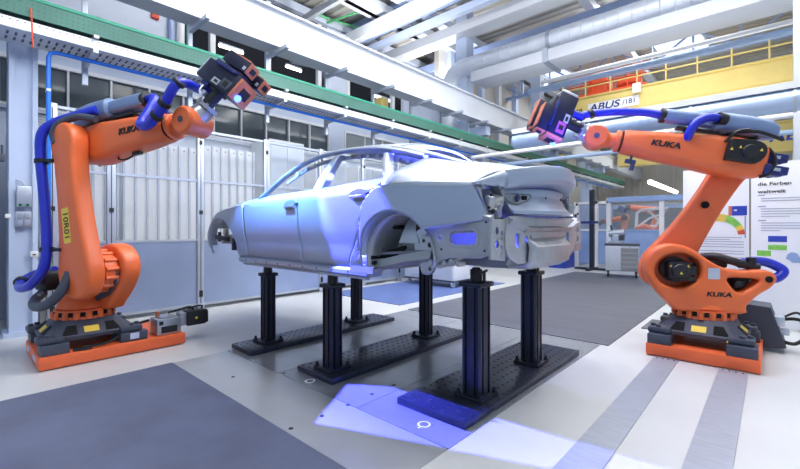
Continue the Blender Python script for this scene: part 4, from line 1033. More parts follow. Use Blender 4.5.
    for k in range(5): m.box((-1.72 + .06 * k, YC + s * .77, 1.055 + .015 * (k % 2)), (.035, .08, .035), rot=(0, .5 + .3 * k, 0), bev=.006)
    m.tube([(-1.75, YC + s * .78, 1.05), (-1.65, YC + s * .79, 1.03), (-1.5, YC + s * .79, 1.08), (-1.42, YC + s * .76, 1.13)], .014, 6, smooth=4)
    m.build('bracket_row', 'car_raw', car, True)
    # front longitudinal and strut
    MB().loft([[V((x, YC + s * w, z + dz)) for w, dz in ((.44, .06), (.54, .06), (.54, -.06), (.44, -.06))] for x, z in ((-4.3, 1.05), (-4.7, 1.14), (-5.35, 1.14))]).build('front_member', 'car_raw', car, True)
    MB().box((-4.93, YC + s * .80, 1.165), (.34, .03, .05), rot=(0, .06, 0), bev=.006).box((-5.03, YC + s * .79, 1.18), (.04, .03, .12), bev=.006).box((-4.62, YC + s * .80, 1.10), (.05, .05, .14), bev=.008).build('wing_support', 'black_metal', car, True)
# ---- bonnet, front end, bulkhead, floor, cross members
P = []
for i in range(19):
    t = i / 18; row = []
    for j in range(25):
        v = -1 + 2 * j / 24; xe = -5.20 - .28 * (1 - v * v); x = -4.02 - .10 * (1 - v * v) + (xe + 4.02 + .10 * (1 - v * v)) * t
        xs = -4.02 + (-5.20 + 4.02) * t
        w = Wd(xs) - .098; z = ZT(xs) - .004 + .05 * (1 - v * v) - .05 * (1 - v * v) * t ** 3
        row.append(V((x, YC + v * w, z)))
    P.append(row)
MB().grid(P).build('bonnet', 'car_metal', car, True, ang=60, solid=.012)
m = MB().b6(-5.40, -5.34, YC - .62, YC + .62, 1.32, 1.38, bev=.01).b6(-5.42, -5.34, YC - .60, YC + .60, 1.08, 1.18, bev=.01)
for y in (-.58, .55): m.b6(-5.40, -5.35, YC + y, YC + y + .05, 1.08, 1.36)
m.build('front_carrier', 'car_raw', car, True)
MB().loft([[V((x, YC + w, z)) for w in (-.78, -.4, 0, .4, .78)] + [V((x + .03, YC + w, z)) for w in (.78, .4, 0, -.4, -.78)] for x, z in ((-4.35, .98), (-4.28, 1.3), (-4.15, 1.56))]).build('bulkhead', 'car_raw', car, True)
m = MB()
m.loft([[V((x, YC + w, z + dz)) for w, dz in ((-.74, 0), (-.16, .0), (-.14, .12), (.14, .12), (.16, 0), (.74, 0), (.74, -.02), (.16, -.02), (.12, .10), (-.12, .10), (-.16, -.02), (-.74, -.02))] for x, z in ((-4.32, .97), (-3.3, .965), (-2.40, .97), (-2.30, 1.10), (-1.90, 1.13), (-1.22, 1.12))])
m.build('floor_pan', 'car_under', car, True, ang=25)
m = MB()
for x in (-3.6, -3.2, -2.8): m.b6(x - .05, x + .05, YC - .72, YC + .72, .97, 1.04, bev=.01)
m.b6(-2.36, -2.30, YC - .72, YC + .72, 1.08, 1.28, bev=.01)
m.build('seat_crossmember', 'car_raw', car, True)
MB().tube([(-4.02, YC - .78, 1.56), (-3.95, YC - .4, 1.58), (-3.93, YC + .4, 1.58), (-4.02, YC + .78, 1.56)], .035, 8, smooth=4).build('dashboard_beam', 'car_raw', car, True)
MB().loft([[V((x, YC + v * w, z + .05 * (1 - v * v))) for v in (-1, -.6, -.2, .2, .6, 1)] + [V((x + .08, YC + v * w, z + .05 * (1 - v * v) - .012)) for v in (1, .6, .2, -.2, -.6, -1)] for x, w, z in ((-4.05, .80, 1.575), (-3.97, .80, 1.60))]).build('cowl', 'car_metal', car, True)
# underside: exhaust tunnel end and transverse tank
m = MB().loft([[V((x, YC + y, z)) for x, z in ((-1.30, 1.12), (-1.26, 1.08), (-1.28, 1.02), (-1.34, 1.0), (-1.42, 1.01), (-1.46, 1.08), (-1.42, 1.13))] for y in (-.34, -.28, .2, .28)])
m.build('silencer_shell', 'car_under', car, True, ang=50)
MB().loft([[V((x, YC + y, z)) for x, z in ((-1.22, 1.12), (-1.20, 1.09), (-1.22, 1.05), (-1.36, 1.04), (-1.38, 1.11))] for y in (-.62, .62)]).build('rear_crossmember', 'car_under', car, True)

# the tail of this body tapers in plan and ends a little shorter
def warp_tail(o):
    for ch in o.children:
        if ch.type == 'MESH' and 'w' not in ch.data:
            for v in ch.data.vertices:
                x = v.co.x - 3.2; k = min(1, max(0, (x + 2.0) / .7)); k = k * k * (3 - 2 * k)
                v.co.x -= .065 * k; v.co.y *= 1 - .06 * k
            ch.data['w'] = 1
        warp_tail(ch)
warp_tail(car)
# ================================================================== CEILING AND OVERHEAD
S = []
x0, x1 = -16, 9; y = -5
prof = []
while y < 31: prof += [(y, 8.30), (y + .12, 8.30), (y + .16, 8.36), (y + .28, 8.36)]; y += .32
struct(MB().grid([[V((x, a, z)) for a, z in prof] for x in (x0, x1)]).build('ceiling', 'deck', ang=20, fix=False))
def beamX(name, Y, z, w, h, m, lab, x0=-13, x1=7, group='roof beams'):
    return tag(MB().b6(x0, x1, Y - w / 2, Y + w / 2, z - h / 2, z + h / 2).build(name, m, loc=((x0 + x1) / 2, Y, z)), lab, 'beam', group)
for Y, z, w, h, m, lab in ((4.6, 7.6, .25, .3, 'beam_white', 'white roof beam nearest the camera above the left robot'), (7.1, 7.5, .12, .18, 'beam_white', 'thin white roof beam above the dark gallery'), (8.9, 7.5, .26, .34, 'beam_white', 'white roof beam above the car roof'), (9.7, 7.4, .18, .2, 'pale_blue_steel', 'pale blue roof beam between the two white beams'), (10.75, 7.4, .55, .3, 'beam_white', 'broad white roof trunking left of the round duct'), (12.9, 7.6, .22, .3, 'truss_blue', 'blue grey roof beam above the round duct'), (21.5, 7.5, .3, .4, 'pale_blue_steel', 'pale roof beam far behind the yellow crane')):
    beamX('roof_beam', Y, z, w, h, m, lab)
for i, (px, py, w) in enumerate(((228, 8, .4), (375, 9, .5), (430, 44, .3), (520, 72, .3), (610, 30, .24), (320, 20, .2))):
    p = onZ(px, py, 7.95)
    tag(MB().b6(p.x - w / 2, p.x + w / 2, 0, 30.5, 7.85, 8.1).build('roof_purlin', 'beam_white' if i % 2 == 0 or i == 1 else 'truss', loc=(p.x, 15, 7.95)), 'white roof purlin running the length of the hall under the deck', 'beam', 'roof purlins')
def truss(Y, zb, zt, m, lab, x0=-12, x1=6.5, step=1.25):
    t = thing('roof_truss', lab, 'truss', ((x0 + x1) / 2, Y, zb), group='roof trusses')
    MB().b6(x0, x1, Y - .07, Y + .07, zb - .07, zb + .07).build('bottom_chord', m, t, True)
    MB().b6(x0, x1, Y - .07, Y + .07, zt - .07, zt + .07).build('top_chord', m, t, True)
    v = MB(); d = MB(); x = x0; k = 0
    while x < x1 - .1:
        v.b6(x - .035, x + .035, Y - .035, Y + .035, zb, zt)
        a, b = ((zb, zt) if k % 2 else (zt, zb)); d.sweep([(x, Y, a), (x + step, Y, b)], [(-.03, -.03), (.03, -.03), (.03, .03), (-.03, .03)], up=(0, 1, 0)); x += step; k += 1
    v.build('upright', m, t, True); d.build('diagonal', m, t, True)
truss(17.2, 7.15, 8.05, 'truss_blue', 'blue lattice roof truss in front of the skylights')
truss(25.5, 7.2, 8.1, 'truss', 'pale lattice roof truss far at the back')
truss(9.3, 7.55, 8.15, 'truss_blue', 'blue lattice roof truss above the car roof')
for poly, lab in ((((650, 44), (702, 31), (714, 52), (664, 62)), 'large bright skylight above the yellow crane'), (((538, 72), (560, 66), (574, 73), (552, 80)), 'smaller bright skylight left of the orange crane trolley')):
    pts = [onZ(a, b, 8.22) for a, b in poly]; c = sum(pts, V((0, 0, 0))) / 4
    t = thing('skylight', lab, 'skylight', c)
    m = MB(); m._add(pts + [p + V((0, 0, .05)) for p in pts], [(0, 1, 2, 3), (7, 6, 5, 4), (0, 1, 5, 4), (1, 2, 6, 5), (2, 3, 7, 6), (3, 0, 4, 7)]); m.build('pane', 'skylight', t, True)
    m = MB()
    for k in range(4): m.tube([pts[k], pts[(k + 1) % 4]], .06, 6)
    m.build('frame', 'truss', t, True)
# green sprinkler pipes, dark cable runs
for i, (pts, lab) in enumerate((([(310, 12), (345, 24), (372, 32)], 'green sprinkler pipe under the roof deck left of the white roof beams'), ([(318, 26), (352, 14), (372, 8)], 'green sprinkler pipe crossing under the roof deck'), ([(404, 60), (424, 68), (440, 74)], 'green sprinkler pipe under the deck left of the duct elbow'), ([(470, 90), (490, 97), (506, 102)], 'green sprinkler pipe under the deck below the round duct'))):
    tag(MB().tube([onZ(a, b, 8.0 - .1 * (i == 1)) for a, b in pts], .035, 6).build('sprinkler_pipe', 'green_pipe', loc=onZ(*pts[0], 8.0)), lab, 'pipe')
tag(MB().b6(-12.5, -11.9, 3, 18, 7.76, 7.84).build('cable_run', 'navy', loc=(-12.2, 8, 7.76)), 'dark blue cable run under the roof deck at the left', 'cable tray')
tag(MB().b6(-9.7, -9.3, 11.2, 12.6, 7.76, 7.84).build('cable_run', 'dark_void', loc=(-9.5, 12, 7.76)), 'dark cable run under the roof deck left of the duct', 'cable tray')
# round duct with elbow, flat duct beneath
YD = 10.9
zc = onY(600, 27, YD).z; zf1, zf0 = onY(600, 33, YD - .4).z, onY(600, 46, YD - .4).z
t = thing('round_duct', 'large white spiral round duct with an elbow dropping behind the runway beam', 'duct', (-7.6, YD, zc))
xe = onY(450.5, 80, YD).x
pts = [V((xe, YD, 4.0)), V((xe, YD, zc - .65))] + [V((xe + .6 - .6 * math.cos(R(a)), YD, zc - .6 + .6 * math.sin(R(a)))) for a in range(10, 90, 13)] + [V((xe + .6, YD, zc)), V((-4, YD, zc)), V((6.5, YD, zc))]
MB().tube(pts, .30, 20).build('duct_run', 'duct', t, True)
m = MB(); x = xe + 1.1
while x < 5: m.lathe([(.30, -.02), (.31, 0), (.30, .02)], frame((x, YD, zc), (0, 1, 0), (0, 0, 1), (1, 0, 0)), 20); x += .28
m.build('spiral_seam', 'duct', t, True)
m = MB()
for x in (-4.4, .6): m.cyl((x - .05, YD, zc), (x + .05, YD, zc), .325, n=20)
m.lathe([(.30, -.03), (.325, 0), (.30, .03)], Matrix.Translation((xe, YD, zc - .85)), 20)
m.build('flange_ring', 'alu', t, True)
t = thing('flat_duct', 'flat white rectangular duct hanging under the round duct', 'duct', (-2, YD, zf0))
MB().b6(xe + 1.0, -4.45, YD - .4, YD + .5, zf0, zf1, bev=.02).b6(-4.35, 6.5, YD - .4, YD + .5, zf0, zf1, bev=.02).build('duct_run', 'beam_white', t, True)
MB().b6(-4.47, -4.33, YD - .43, YD + .53, zf0 - .03, zf1 + .03).build('flange', 'alu', t, True)

# pale blue duct at the right
Y2 = 8.4; z2 = onY(720, 111, Y2).z
t = thing('blue_duct', 'pale blue and white round duct behind the right robot arm', 'duct', (0, Y2, z2))
MB().cyl((-4.2, Y2, z2), (5, Y2, z2), .17, n=20).build('duct_run', 'duct_blue', t, True)
MB().b6(-4.2, 5, Y2 - .16, Y2 + .1, z2 + .14, z2 + .24).build('cover', 'beam_white', t, True)
for x in (-2.6, -1, .25): MB().cyl((x - .02, Y2, z2), (x + .02, Y2, z2), .185, n=20).build('joint_ring', 'alu', t, True)
for (px, py), Yp, r, mt, lab in (((700, 44), 14, .07, 'white', 'thin white pipe above the crane railing at the right'), ((760, 38), 13, .09, 'duct_blue', 'pale conduit crossing in front of the roof truss at the right'), ((680, 130), 9.5, .05, 'white', 'thin pale pipe below the blue duct behind the right robot'), ((650, 148), 11, .05, 'duct_blue', 'pale pipe behind the right robot arm')):
    p = onY(px, py, Yp)
    tag(MB().cyl((-6, Yp, p.z), (5.5, Yp, p.z), r, n=10).build('service_pipe', mt, loc=(0, Yp, p.z)), lab, 'pipe')
# right column
t = thing('steel_column', 'pale steel hall column at the right edge behind the right robot', 'column', (.5, 9.5, 0))
MB().b6(.27, .75, 9.4, 9.45, 0, 8.2).b6(.27, .75, 9.85, 9.9, 0, 8.2).b6(.48, .54, 9.45, 9.85, 0, 8.2).build('shaft', 'beam_white', t, True)
MB().b6(.2, .82, 9.3, 10, 0, .03).build('foot', 'alu', t, True)
# overhead cranes
YK = 16.0
zt, zb = onY(600, 95, YK).z, onY(600, 124, YK).z
t = thing('bridge_crane', 'yellow bridge crane girder with railings crossing the hall at the back', 'crane', (-1, YK, zb))
MB().b6(-6.2, 5.5, YK, YK + .5, zb, zt).build('girder', 'yellow', t, True)
MB().b6(-6.2, 5.5, YK - .12, YK + .62, zb - .05, zb).b6(-6.2, 5.5, YK - .06, YK + .56, zt, zt + .04).b6(-6.2, 5.5, YK - .02, YK, zb + (zt - zb) * .32, zb + (zt - zb) * .36).build('flange', 'yellow', t, True)
MB().b6(-6.2, 5.5, YK + 1.6, YK + 2.1, zb - .1, zt - .3).build('second_girder', 'yellow', t, True)
m = MB(); x = -6
for z in (.38, .75): m.cyl((-6.2, YK - .05, zt + z), (5.5, YK - .05, zt + z), .025, n=6)
while x < 5.5: m.cyl((x, YK - .05, zt), (x, YK - .05, zt + .76), .025, n=6); x += .85
m.build('railing', 'yellow', t, True)
MB().b6(-6.5, -5.9, YK - .3, YK + 2.4, 5.12, zb + .1).build('end_carriage', 'yellow', t, True)
pa, pb = onY(588, 109, YK - .02), onY(639, 103, YK - .02)
sg = MB().b6(pa.x, pb.x, YK - .035, YK - .005, pa.z - .16, pa.z + .17).build('sign_plate', 'white', t, True)
MB().text('ABUS', .34, frame((pa.x + .55, YK - .036, pa.z), (1, 0, 0), (0, 0, 1), (0, -1, 0)), .003, shear=.2, sx=1.25, bold=.02).text('/181', .24, frame((pb.x - .3, YK - .036, pa.z), (1, 0, 0), (0, 0, 1), (0, -1, 0)), .003).build('lettering', 'logo_blue', sg, True)
q = onY(563, 112, YK - .02)
MB().text('160', .22, frame((q.x + .55, YK - .01, pa.z - .02), (1, 0, 0), (0, 0, 1), (0, -1, 0)), .003).build('lettering', 'ink', t, True)
pm = onY(637, 88, YK - .1); MB().b6(pm.x - .12, pm.x + .12, YK - .2, YK - .06, pm.z - .15, pm.z + .15).build('lamp_box', 'white', t, True)
tr = thing('crane_trolley', 'orange red hoist trolley standing on the yellow bridge crane', 'trolley', (onY(610, 80, YK + .8).x, YK + .8, zt + .04))
xa, xb = onY(572, 90, YK + .5).x, onY(648, 75, YK + .5).x
MB().b6(xa, xb, YK + .3, YK + 1.6, zt + .04, zt + .22).build('frame', 'crane_red', tr, True)
MB().b6(xa + .6, xa + 1.3, YK + .4, YK + 1.2, zt + .22, zt + .75, bev=.04).cyl((xa + 1.6, YK + .9, zt + .5), (xa + 2.3, YK + .9, zt + .5), .28, n=16).build('hoist_drum', 'crane_red', tr, True)
m = MB(); x = xa
while x <= xb: m.cyl((x, YK + .35, zt + .22), (x, YK + .35, zt + .95), .025, n=6); x += .4
for z in (.58, .95): m.cyl((xa, YK + .35, zt + z), (xb, YK + .35, zt + z), .025, n=6)
m.build('railing', 'crane_red', tr, True)
YQ = 24.0
z3, z4 = onY(785, 122, YQ).z, onY(785, 150, YQ).z
t = thing('bridge_crane', 'lower yellow crane girder far behind the right robot', 'crane', (0, YQ, z4))
MB().b6(-6.1, 5.5, YQ, YQ + .5, z4, z3).build('girder', 'yellow', t, True)
MB().b6(-6.1, 5.5, YQ - .1, YQ + .6, z4 - .06, z4).b6(-6.1, 5.5, YQ - .1, YQ + .6, z3, z3 + .06).build('flange', 'yellow', t, True)
q = onY(792, 139, YQ - .02)
MB().text('ABUS', .6, frame((q.x + .15, YQ - .01, (z3 + z4) / 2), (1, 0, 0), (0, 0, 1), (0, -1, 0)), .004, shear=.2, sx=1.2, bold=.02).build('lettering', 'pr_blue', t, True)

# ================================================================== FAR END
m = MB().b6(-16, 9, 30.5, 30.8, 0, 8.4)
struct(m.build('wall_back', 'beige_wall'))
m = MB(); x = -15.8
while x < 9: m.b6(x, x + .18, 30.42, 30.5, 2.5, 8.4); x += .36
o = struct(m.build('trim_3', 'beige_wall'))
struct(MB().b6(-9.2, -9.0, 12, 30.5, 0, 8.3).build('wall_left_far', 'beige_wall'))
far = [(405, 100, 150), (418, 105, 150), (431, 108, 155), (449, 112, 160), (498, 128, 165), (508, 130, 170), (531, 140, 175), (565, 150, 185), (585, 160, 190)]
for i, Yp in enumerate((12.6, 13.6, 14.8, 16.2, 17.8, 19.6, 21.6, 24, 27)):
    t = thing('wall_post', 'pale post on the far left wall behind the cable trays', 'post', (-8.9, Yp, 0), group='posts on the far left wall')
    MB().b6(-9.0, -8.8, Yp - .12, Yp + .12, 0, 8.2).build('shaft', 'beam_white' if i % 2 else 'pale_blue_steel', t, True)
for i, (px, py, w, h, m_, lab) in enumerate(((384, 118, .3, 1.2, 'yellow', 'narrow yellow cabinet on the gallery behind the car roof'), (551, 131, 3.0, .9, 'yellow', 'yellow machine cover behind the cable trays left of the right measuring head'), (480, 122, 1.3, .9, 'cell_blue', 'blue grey cabinet behind the cable trays above the boot lid'), (566, 152, 1.2, .8, 'yellow', 'small yellow machine cover under the right measuring head'))):
    q = onX(px, py, -8.6)
    t = thing('wall_cabinet', lab, 'cabinet', (-8.75, q.y, q.z))
    MB().b6(-8.95, -8.55, q.y - w / 2, q.y + w / 2, q.z - h / 2, q.z + h / 2, bev=.02).build('housing', m_, t, True)
    MB().b6(-8.55, -8.53, q.y - w * .35, q.y + w * .35, q.z - h * .35, q.z + h * .35).build('door', 'white' if m_ != 'yellow' else 'yellow', t, True)
m = MB()
tubelamp(onX(650, 182, -3.9), onX(676, 192, -3.9), 'long lit tube lamp hanging at the far end below the runway beam', 'far tube lamps', .10)
# robot cell at the back
YC2 = 14.2
xl = onY(577, 262, YC2).x; xm = onY(609, 262, YC2).x; xr = onY(662, 262, YC2).x; xe2 = onY(712, 262, YC2).x
t = thing('robot_cell', 'pale blue glazed robot cell at the back behind the tool cart', 'robot cell', ((xl + xe2) / 2, YC2, 0))
zw, zt1, zt2 = 1.17, 2.13, 2.22
MB().b6(xl, xm - .05, YC2 - .03, YC2, .12, zw).b6(xm, xe2, YC2 - .03, YC2, .12, zw).build('lower_panel', 'cell_blue', t, True)
for x in (xl, xl + .62, xm, xr, xe2): MB().b6(x - .06, x + .06, YC2 - .08, YC2 + .04, 0, zt1 if x < xm else zt2).build('post', 'white', t, True)
MB().b6(xl, xm, YC2 - .08, YC2 + .04, zt1 - .08, zt1).build('rail', 'white', t, True); MB().b6(xl, xm, YC2 - .06, YC2 + .02, zw, zw + .05).build('rail', 'white', t, True)
MB().b6(xm, xe2, YC2 - .12, YC2 + .06, zt2 - .14, zt2 + .02).build('rail', 'cell_blue', t, True); MB().b6(xm, xe2, YC2 - .06, YC2 + .02, zw, zw + .05).build('rail', 'cell_blue', t, True)
MB().b6(xl + .08, xe2, YC2 - .012, YC2 - .006, zw + .05, zt1 - .08).build('glazing', 'clear_panel', t, True)
MB().b6(xl, xe2, YC2 + 3.2, YC2 + 3.3, 0, zt1).b6(xl - .03, xl + .03, YC2, YC2 + 3.2, 0, zt1).build('rear_panel', 'cell_blue', t, True)
MB().b6(xl + .3, xe2, YC2 + 3.1, YC2 + 3.2, zw + .1, zt1 - .15).build('rear_window', 'dark_glass', t, True)
def smallrobot(x, y, sc, lab, flip=1, a=50, b=-20):
    t = thing('industrial_robot', lab, 'robot', (x, y, 0), group='small robots in the far cell')
    MB().b6(x - .2, x + .2, y - .2, y + .2, 0, .6).cyl((x, y, .6), (x, y, .85), .2, .16).build('pedestal', 'cell_blue', t, True)
    p0 = V((x, y, .95)); p1 = p0 + V((flip * -math.cos(R(a)), 0, math.sin(R(a)))) * .9 * sc; p2 = p1 + V((flip * math.cos(R(b)), 0, math.sin(R(b)))) * .9 * sc
    MB().cyl(p0, p1, .17 * sc, .13 * sc, n=14, bev=.02).cyl(p0 + V((0, -.2, 0)), p0 + V((0, .2, 0)), .2 * sc, n=16, bev=.02).build('link_arm', 'orange', t, True)
    MB().cyl(p1 - (p2 - p1) * .15, p2, .15 * sc, .09 * sc, n=14, bev=.02).build('upper_arm', 'orange', t, True)
    MB().cyl(p1 + V((0, -.22, 0)), p1 + V((0, .15, 0)), .13 * sc, n=14).cyl(p2, p2 + V((flip * .12, 0, -.03)), .1 * sc, n=12).build('motor', 'black', t, True)
    MB().box(p2 + V((flip * .24, -.05, -.05)), (.24, .24, .2), rot=(0, .4, 0), bev=.02).build('tool', 'navy', t, True)
smallrobot(onY(622, 230, YC2 + 1.2).x, YC2 + 1.2, .75, 'small orange robot in the left bay of the far cell', -1, 80, -10)
smallrobot(onY(652, 230, YC2 + 1.6).x, YC2 + 1.6, 1.0, 'orange robot in the right bay of the far cell behind the white frame', -1, 75, 10)
fr = [onY(a, b, YC2 + .5) for a, b in ((636, 228), (637, 213), (642, 210), (668, 208), (660, 218), (656, 226), (636, 228))]
t = thing('door_frame', 'white car door frame held in the far robot cell', 'door frame', fr[0])
MB().tube(fr, .045, 8).build('outer_frame', 'white', t, True)
MB().tube([onY(648, 210, YC2 + .5), onY(660, 222, YC2 + .5)], .035, 8).tube([onY(636, 228, YC2 + .5), onY(650, 218, YC2 + .5), onY(662, 214, YC2 + .5)], .03, 8).build('strut', 'white', t, True)
tag(MB().tube([onY(636, 229, YC2 + .45), onY(645, 226, YC2 + .45), onY(655, 230, YC2 + .45)], .07, 8).b6(onY(645, 229, YC2 + .45).x - .06, onY(645, 229, YC2 + .45).x + .06, YC2 + .4, YC2 + .5, 0, 1.25).build('work_fixture', 'orange', loc=onY(645, 229, YC2 + .45)), 'orange fixture under the white door frame in the far cell', 'fixture')
# tool cart
c0 = onZ(622, 278, 0)
t = thing('tool_cart', 'pale grey tool cart with drawers on black casters in front of the far cell', 'tool cart', c0, R(14))
MB().box((.0, .32, .50), (.76, .62, .66), bev=.01).build('body', 'cart_grey', t)
MB().box((.0, .32, .845), (.80, .66, .04), bev=.01).build('top', 'casting', t)
for k in range(5):
    d = MB().box((.17, .0, .25 + .118 * k), (.38, .03, .108), bev=.006).build('drawer', 'drawer_grey', t)
    MB().box((.17, -.02, .28 + .118 * k), (.30, .02, .015)).build('handle', 'alu', d)
MB().box((-.21, .0, .5), (.32, .02, .62), bev=.004).build('side_door', 'cart_grey', t)
for a in (-.32, .32):
    for b in (.06, .58): MB().cyl((a - .02, b, .075), (a + .02, b, .075), .075, n=14).box((a, b, .15), (.05, .06, .06)).build('caster', 'black', t)
q = c0 + V((-.2, .30, .866))
t = thing('bench_vice', 'grey bench tool standing on top of the tool cart', 'tool', q)
MB().box(q + V((0, 0, .03)), (.34, .26, .06), bev=.01).box(q + V((0, 0, .14)), (.16, .2, .2), bev=.02).cyl(q + V((-.18, 0, .25)), q + V((.2, 0, .29)), .09, n=14).build('body', 'alu', t, True)
MB().box(q + V((.12, -.02, .16)), (.12, .16, .14), bev=.015).build('jaw', 'casting', t, True); MB().cyl(q + V((-.1, 0, .3)), q + V((-.14, 0, .48)), .03, n=8).build('lever', 'casting', t, True)
# black pole stand
c1 = onZ(592, 270, 0)
t = thing('pole_stand', 'tall black pole stand with cross arm beside the tool cart', 'stand', c1)
zt_ = 1.3 + 37 / 409 * 12.4
MB().b6(c1.x - .06, c1.x + .06, c1.y - .06, c1.y + .06, .05, zt_).build('pole', 'black_metal', t, True)
MB().box((c1.x, c1.y, .04), (1.0, .10, .06)).box((c1.x, c1.y, .04), (.10, .9, .06)).build('base', 'black_metal', t, True)
MB().box((c1.x - .22, c1.y - .08, 1.44), (.85, .05, .07)).cyl((c1.x, c1.y - .12, 1.44), (c1.x, c1.y + .08, 1.44), .06, n=14).build('cross_arm', 'navy', t, True)
for s in (-1, 1): MB().cyl((c1.x + s * .45, c1.y, .0), (c1.x + s * .45, c1.y, .08), .05).build('caster', 'alu', t, True)
tag(MB().b6(c1.x - 1.3, c1.x - .75, c1.y - .1, c1.y + .7, .0, .75, bev=.02).b6(c1.x - 1.25, c1.x - .8, c1.y - .05, c1.y + .6, .75, .9, bev=.03).build('parts_bin', 'pr_blue', loc=(c1.x - 1, c1.y + .3, .0)), 'dark blue parts bin at the left of the far robot cell', 'bin')
# trolley box behind the car
xa = onZ(411, 282, 0).x; cc = onZ(454, 289, 0)
t = thing('trolley_box', 'white equipment trolley on casters behind the rear wheel arch of the car', 'trolley', ((xa + cc.x) / 2, cc.y + .3, .012))
MB().b6(xa, cc.x, cc.y, cc.y + .6, .16, .95, bev=.012).build('housing', 'white', t, True)
MB().b6(xa + .04, cc.x - .04, cc.y - .012, cc.y, .22, .90).build('door', 'cart_grey', t, True)
MB().b6(xa - .01, cc.x + .01, cc.y - .01, cc.y + .61, .13, .16).build('chassis', 'casting', t, True)
for x in (xa + .1, cc.x - .05):
    for y in (cc.y + .04, cc.y + .55): MB().cyl((x - .02, y, .075), (x + .02, y, .075), .062, n=14).box((x, y, .125), (.05, .06, .04)).build('caster', 'alu', t, True)
# ------------------------------------------------------------------ display boards
def board(xa, xb, Yb, zt, lab, edge):
    t = thing('display_board', lab, 'display board', ((xa + xb) / 2, Yb, 0), group='white display boards')
    MB().b6(xa, xb, Yb, Yb + .03, .03, zt, bev=.004).build('panel', 'poster', t, True)
    for x in (xa + .1, xb - .1): MB().b6(x - .03, x + .03, Yb - .2, Yb + .25, 0, .03).build('foot', 'alu', t, True)
    return t
YB = 7.0
b1 = board(onY(683, 200, YB).x, onY(749, 200, YB).x, YB, onY(683, 171, YB).z, 'white display board with a coloured arch diagram behind the right robot', 1)
b2 = board(onY(751, 200, YB).x, onY(815, 200, YB).x, YB, onY(683, 169, YB).z, 'white display board with headline and text lines at the right edge', 2)
def bq(px, py, off=.004): return onY(px, py, YB - off)
def strip(mb, x0, x1, py, th=.007, slope=0.0):
    a, b = bq(x0, py), bq(x1, py); mb.b6(a.x, b.x, YB - .003, YB + .002, a.z - th, a.z + th)
def rect(x0, x1, y0, y1, name, mt, par, off=.003):
    xm = (x0 + x1) / 2; a, b = bq(x0, (y0 + y1) / 2), bq(x1, (y0 + y1) / 2); zt_, zb_ = bq(xm, y0).z, bq(xm, y1).z
    return MB().b6(a.x, b.x, YB - off, YB + .002, zb_, zt_).build(name, mt, par, True)
m = MB()
for py in (241, 243.5, 246, 250, 252.5, 256): strip(m, 693, 744, py, .004)
for py in (237, 239): strip(m, 692, 730 if py > 238 else 742, py, .004)
m.build('text_lines', 'grey_ink', b1, True)
MB().text('Forschung', .05, frame(bq(716, 179), (1, 0, 0), (0, 0, 1), (0, -1, 0)), .001).build('headline', 'grey_ink', b1, True) if False else None
m = MB(); strip(m, 733, 745, 179, .007); m.build('headline', 'grey_ink', b1, True)
rect(728.5, 747, 206, 215.5, 'picture', 'pr_blue', b1); rect(728.5, 732, 206, 215.5, 'picture_edge', 'copper', b1, .005); rect(734, 737, 209.5, 211, 'picture_mark', 'white', b1, .006)
# coloured arch plot
cx_, cy_ = 718, 236
ring = [('pr_cyan', 180, 165), ('pr_green', 165, 140), ('pr_blue', 140, 125), ('pr_yellow', 125, 70), ('pr_green', 70, 30), ('pr_yellow', 30, 16), ('pr_red', 16, 2)]
for mt, a0, a1 in ring:
    m = MB(); vs = []
    for k in range(9):
        a = R(a0 + (a1 - a0) * k / 8)
        for rr, rz in ((20, 15), (27, 23)):
            q = bq(cx_ + rr * math.cos(a), cy_ - rz * math.sin(a) * .92 - 1, .004); vs.append(q)
    fs = [(2 * k, 2 * k + 1, 2 * k + 3, 2 * k + 2) for k in range(8)]
    m._add(vs + [v + V((0, .005, 0)) for v in vs], fs + [tuple(reversed([i + 18 for i in f])) for f in fs]); m.build('diagram_band', mt, b1, True)
rect(692, 706, 232, 236, 'diagram_foot', 'pr_green', b1); rect(744.5, 746, 216, 238, 'diagram_scale', 'grey_ink', b1)
m = MB().text('die Farben', .06, frame(bq(757.5, 184.5), (1, 0, 0), (0, 0, 1), (0, -1, 0)), .001, 'LEFT', sx=1.25).text('weltweit', .06, frame(bq(757.5, 192), (1, 0, 0), (0, 0, 1), (0, -1, 0)), .001, 'LEFT', sx=1.25)
m.build('headline', 'ink', b2, True)
m = MB()
for py, x1 in ((196, 765), (199, 800), (201.5, 806), (207, 766), (209.5, 806), (212, 806), (214.5, 806), (217, 790), (221, 766), (223.5, 806), (226, 806), (228.5, 806), (231, 780)): strip(m, 758 if x1 < 770 else 761, x1, py - .5, .004 if x1 > 770 else .006)
m.build('text_lines', 'grey_ink', b2, True)
rect(768, 787, 236, 242, 'picture', 'pr_blue', b2); rect(768, 787, 245, 250, 'picture', 'pr_green', b2); rect(757, 771, 250.5, 256, 'picture', 'pr_green', b2)
m = MB(); m.lathe([(0, 0), (.06, 0), (.06, .003), (0, .003)], frame(bq(793, 257), (1, 0, 0), (0, 0, 1), (0, -1, 0)), 7).box(bq(797, 260, .001), (.10, .004, .07)).box(bq(790, 258, .001), (.07, .004, .03)).build('picture', 'cell_blue', b2, True)

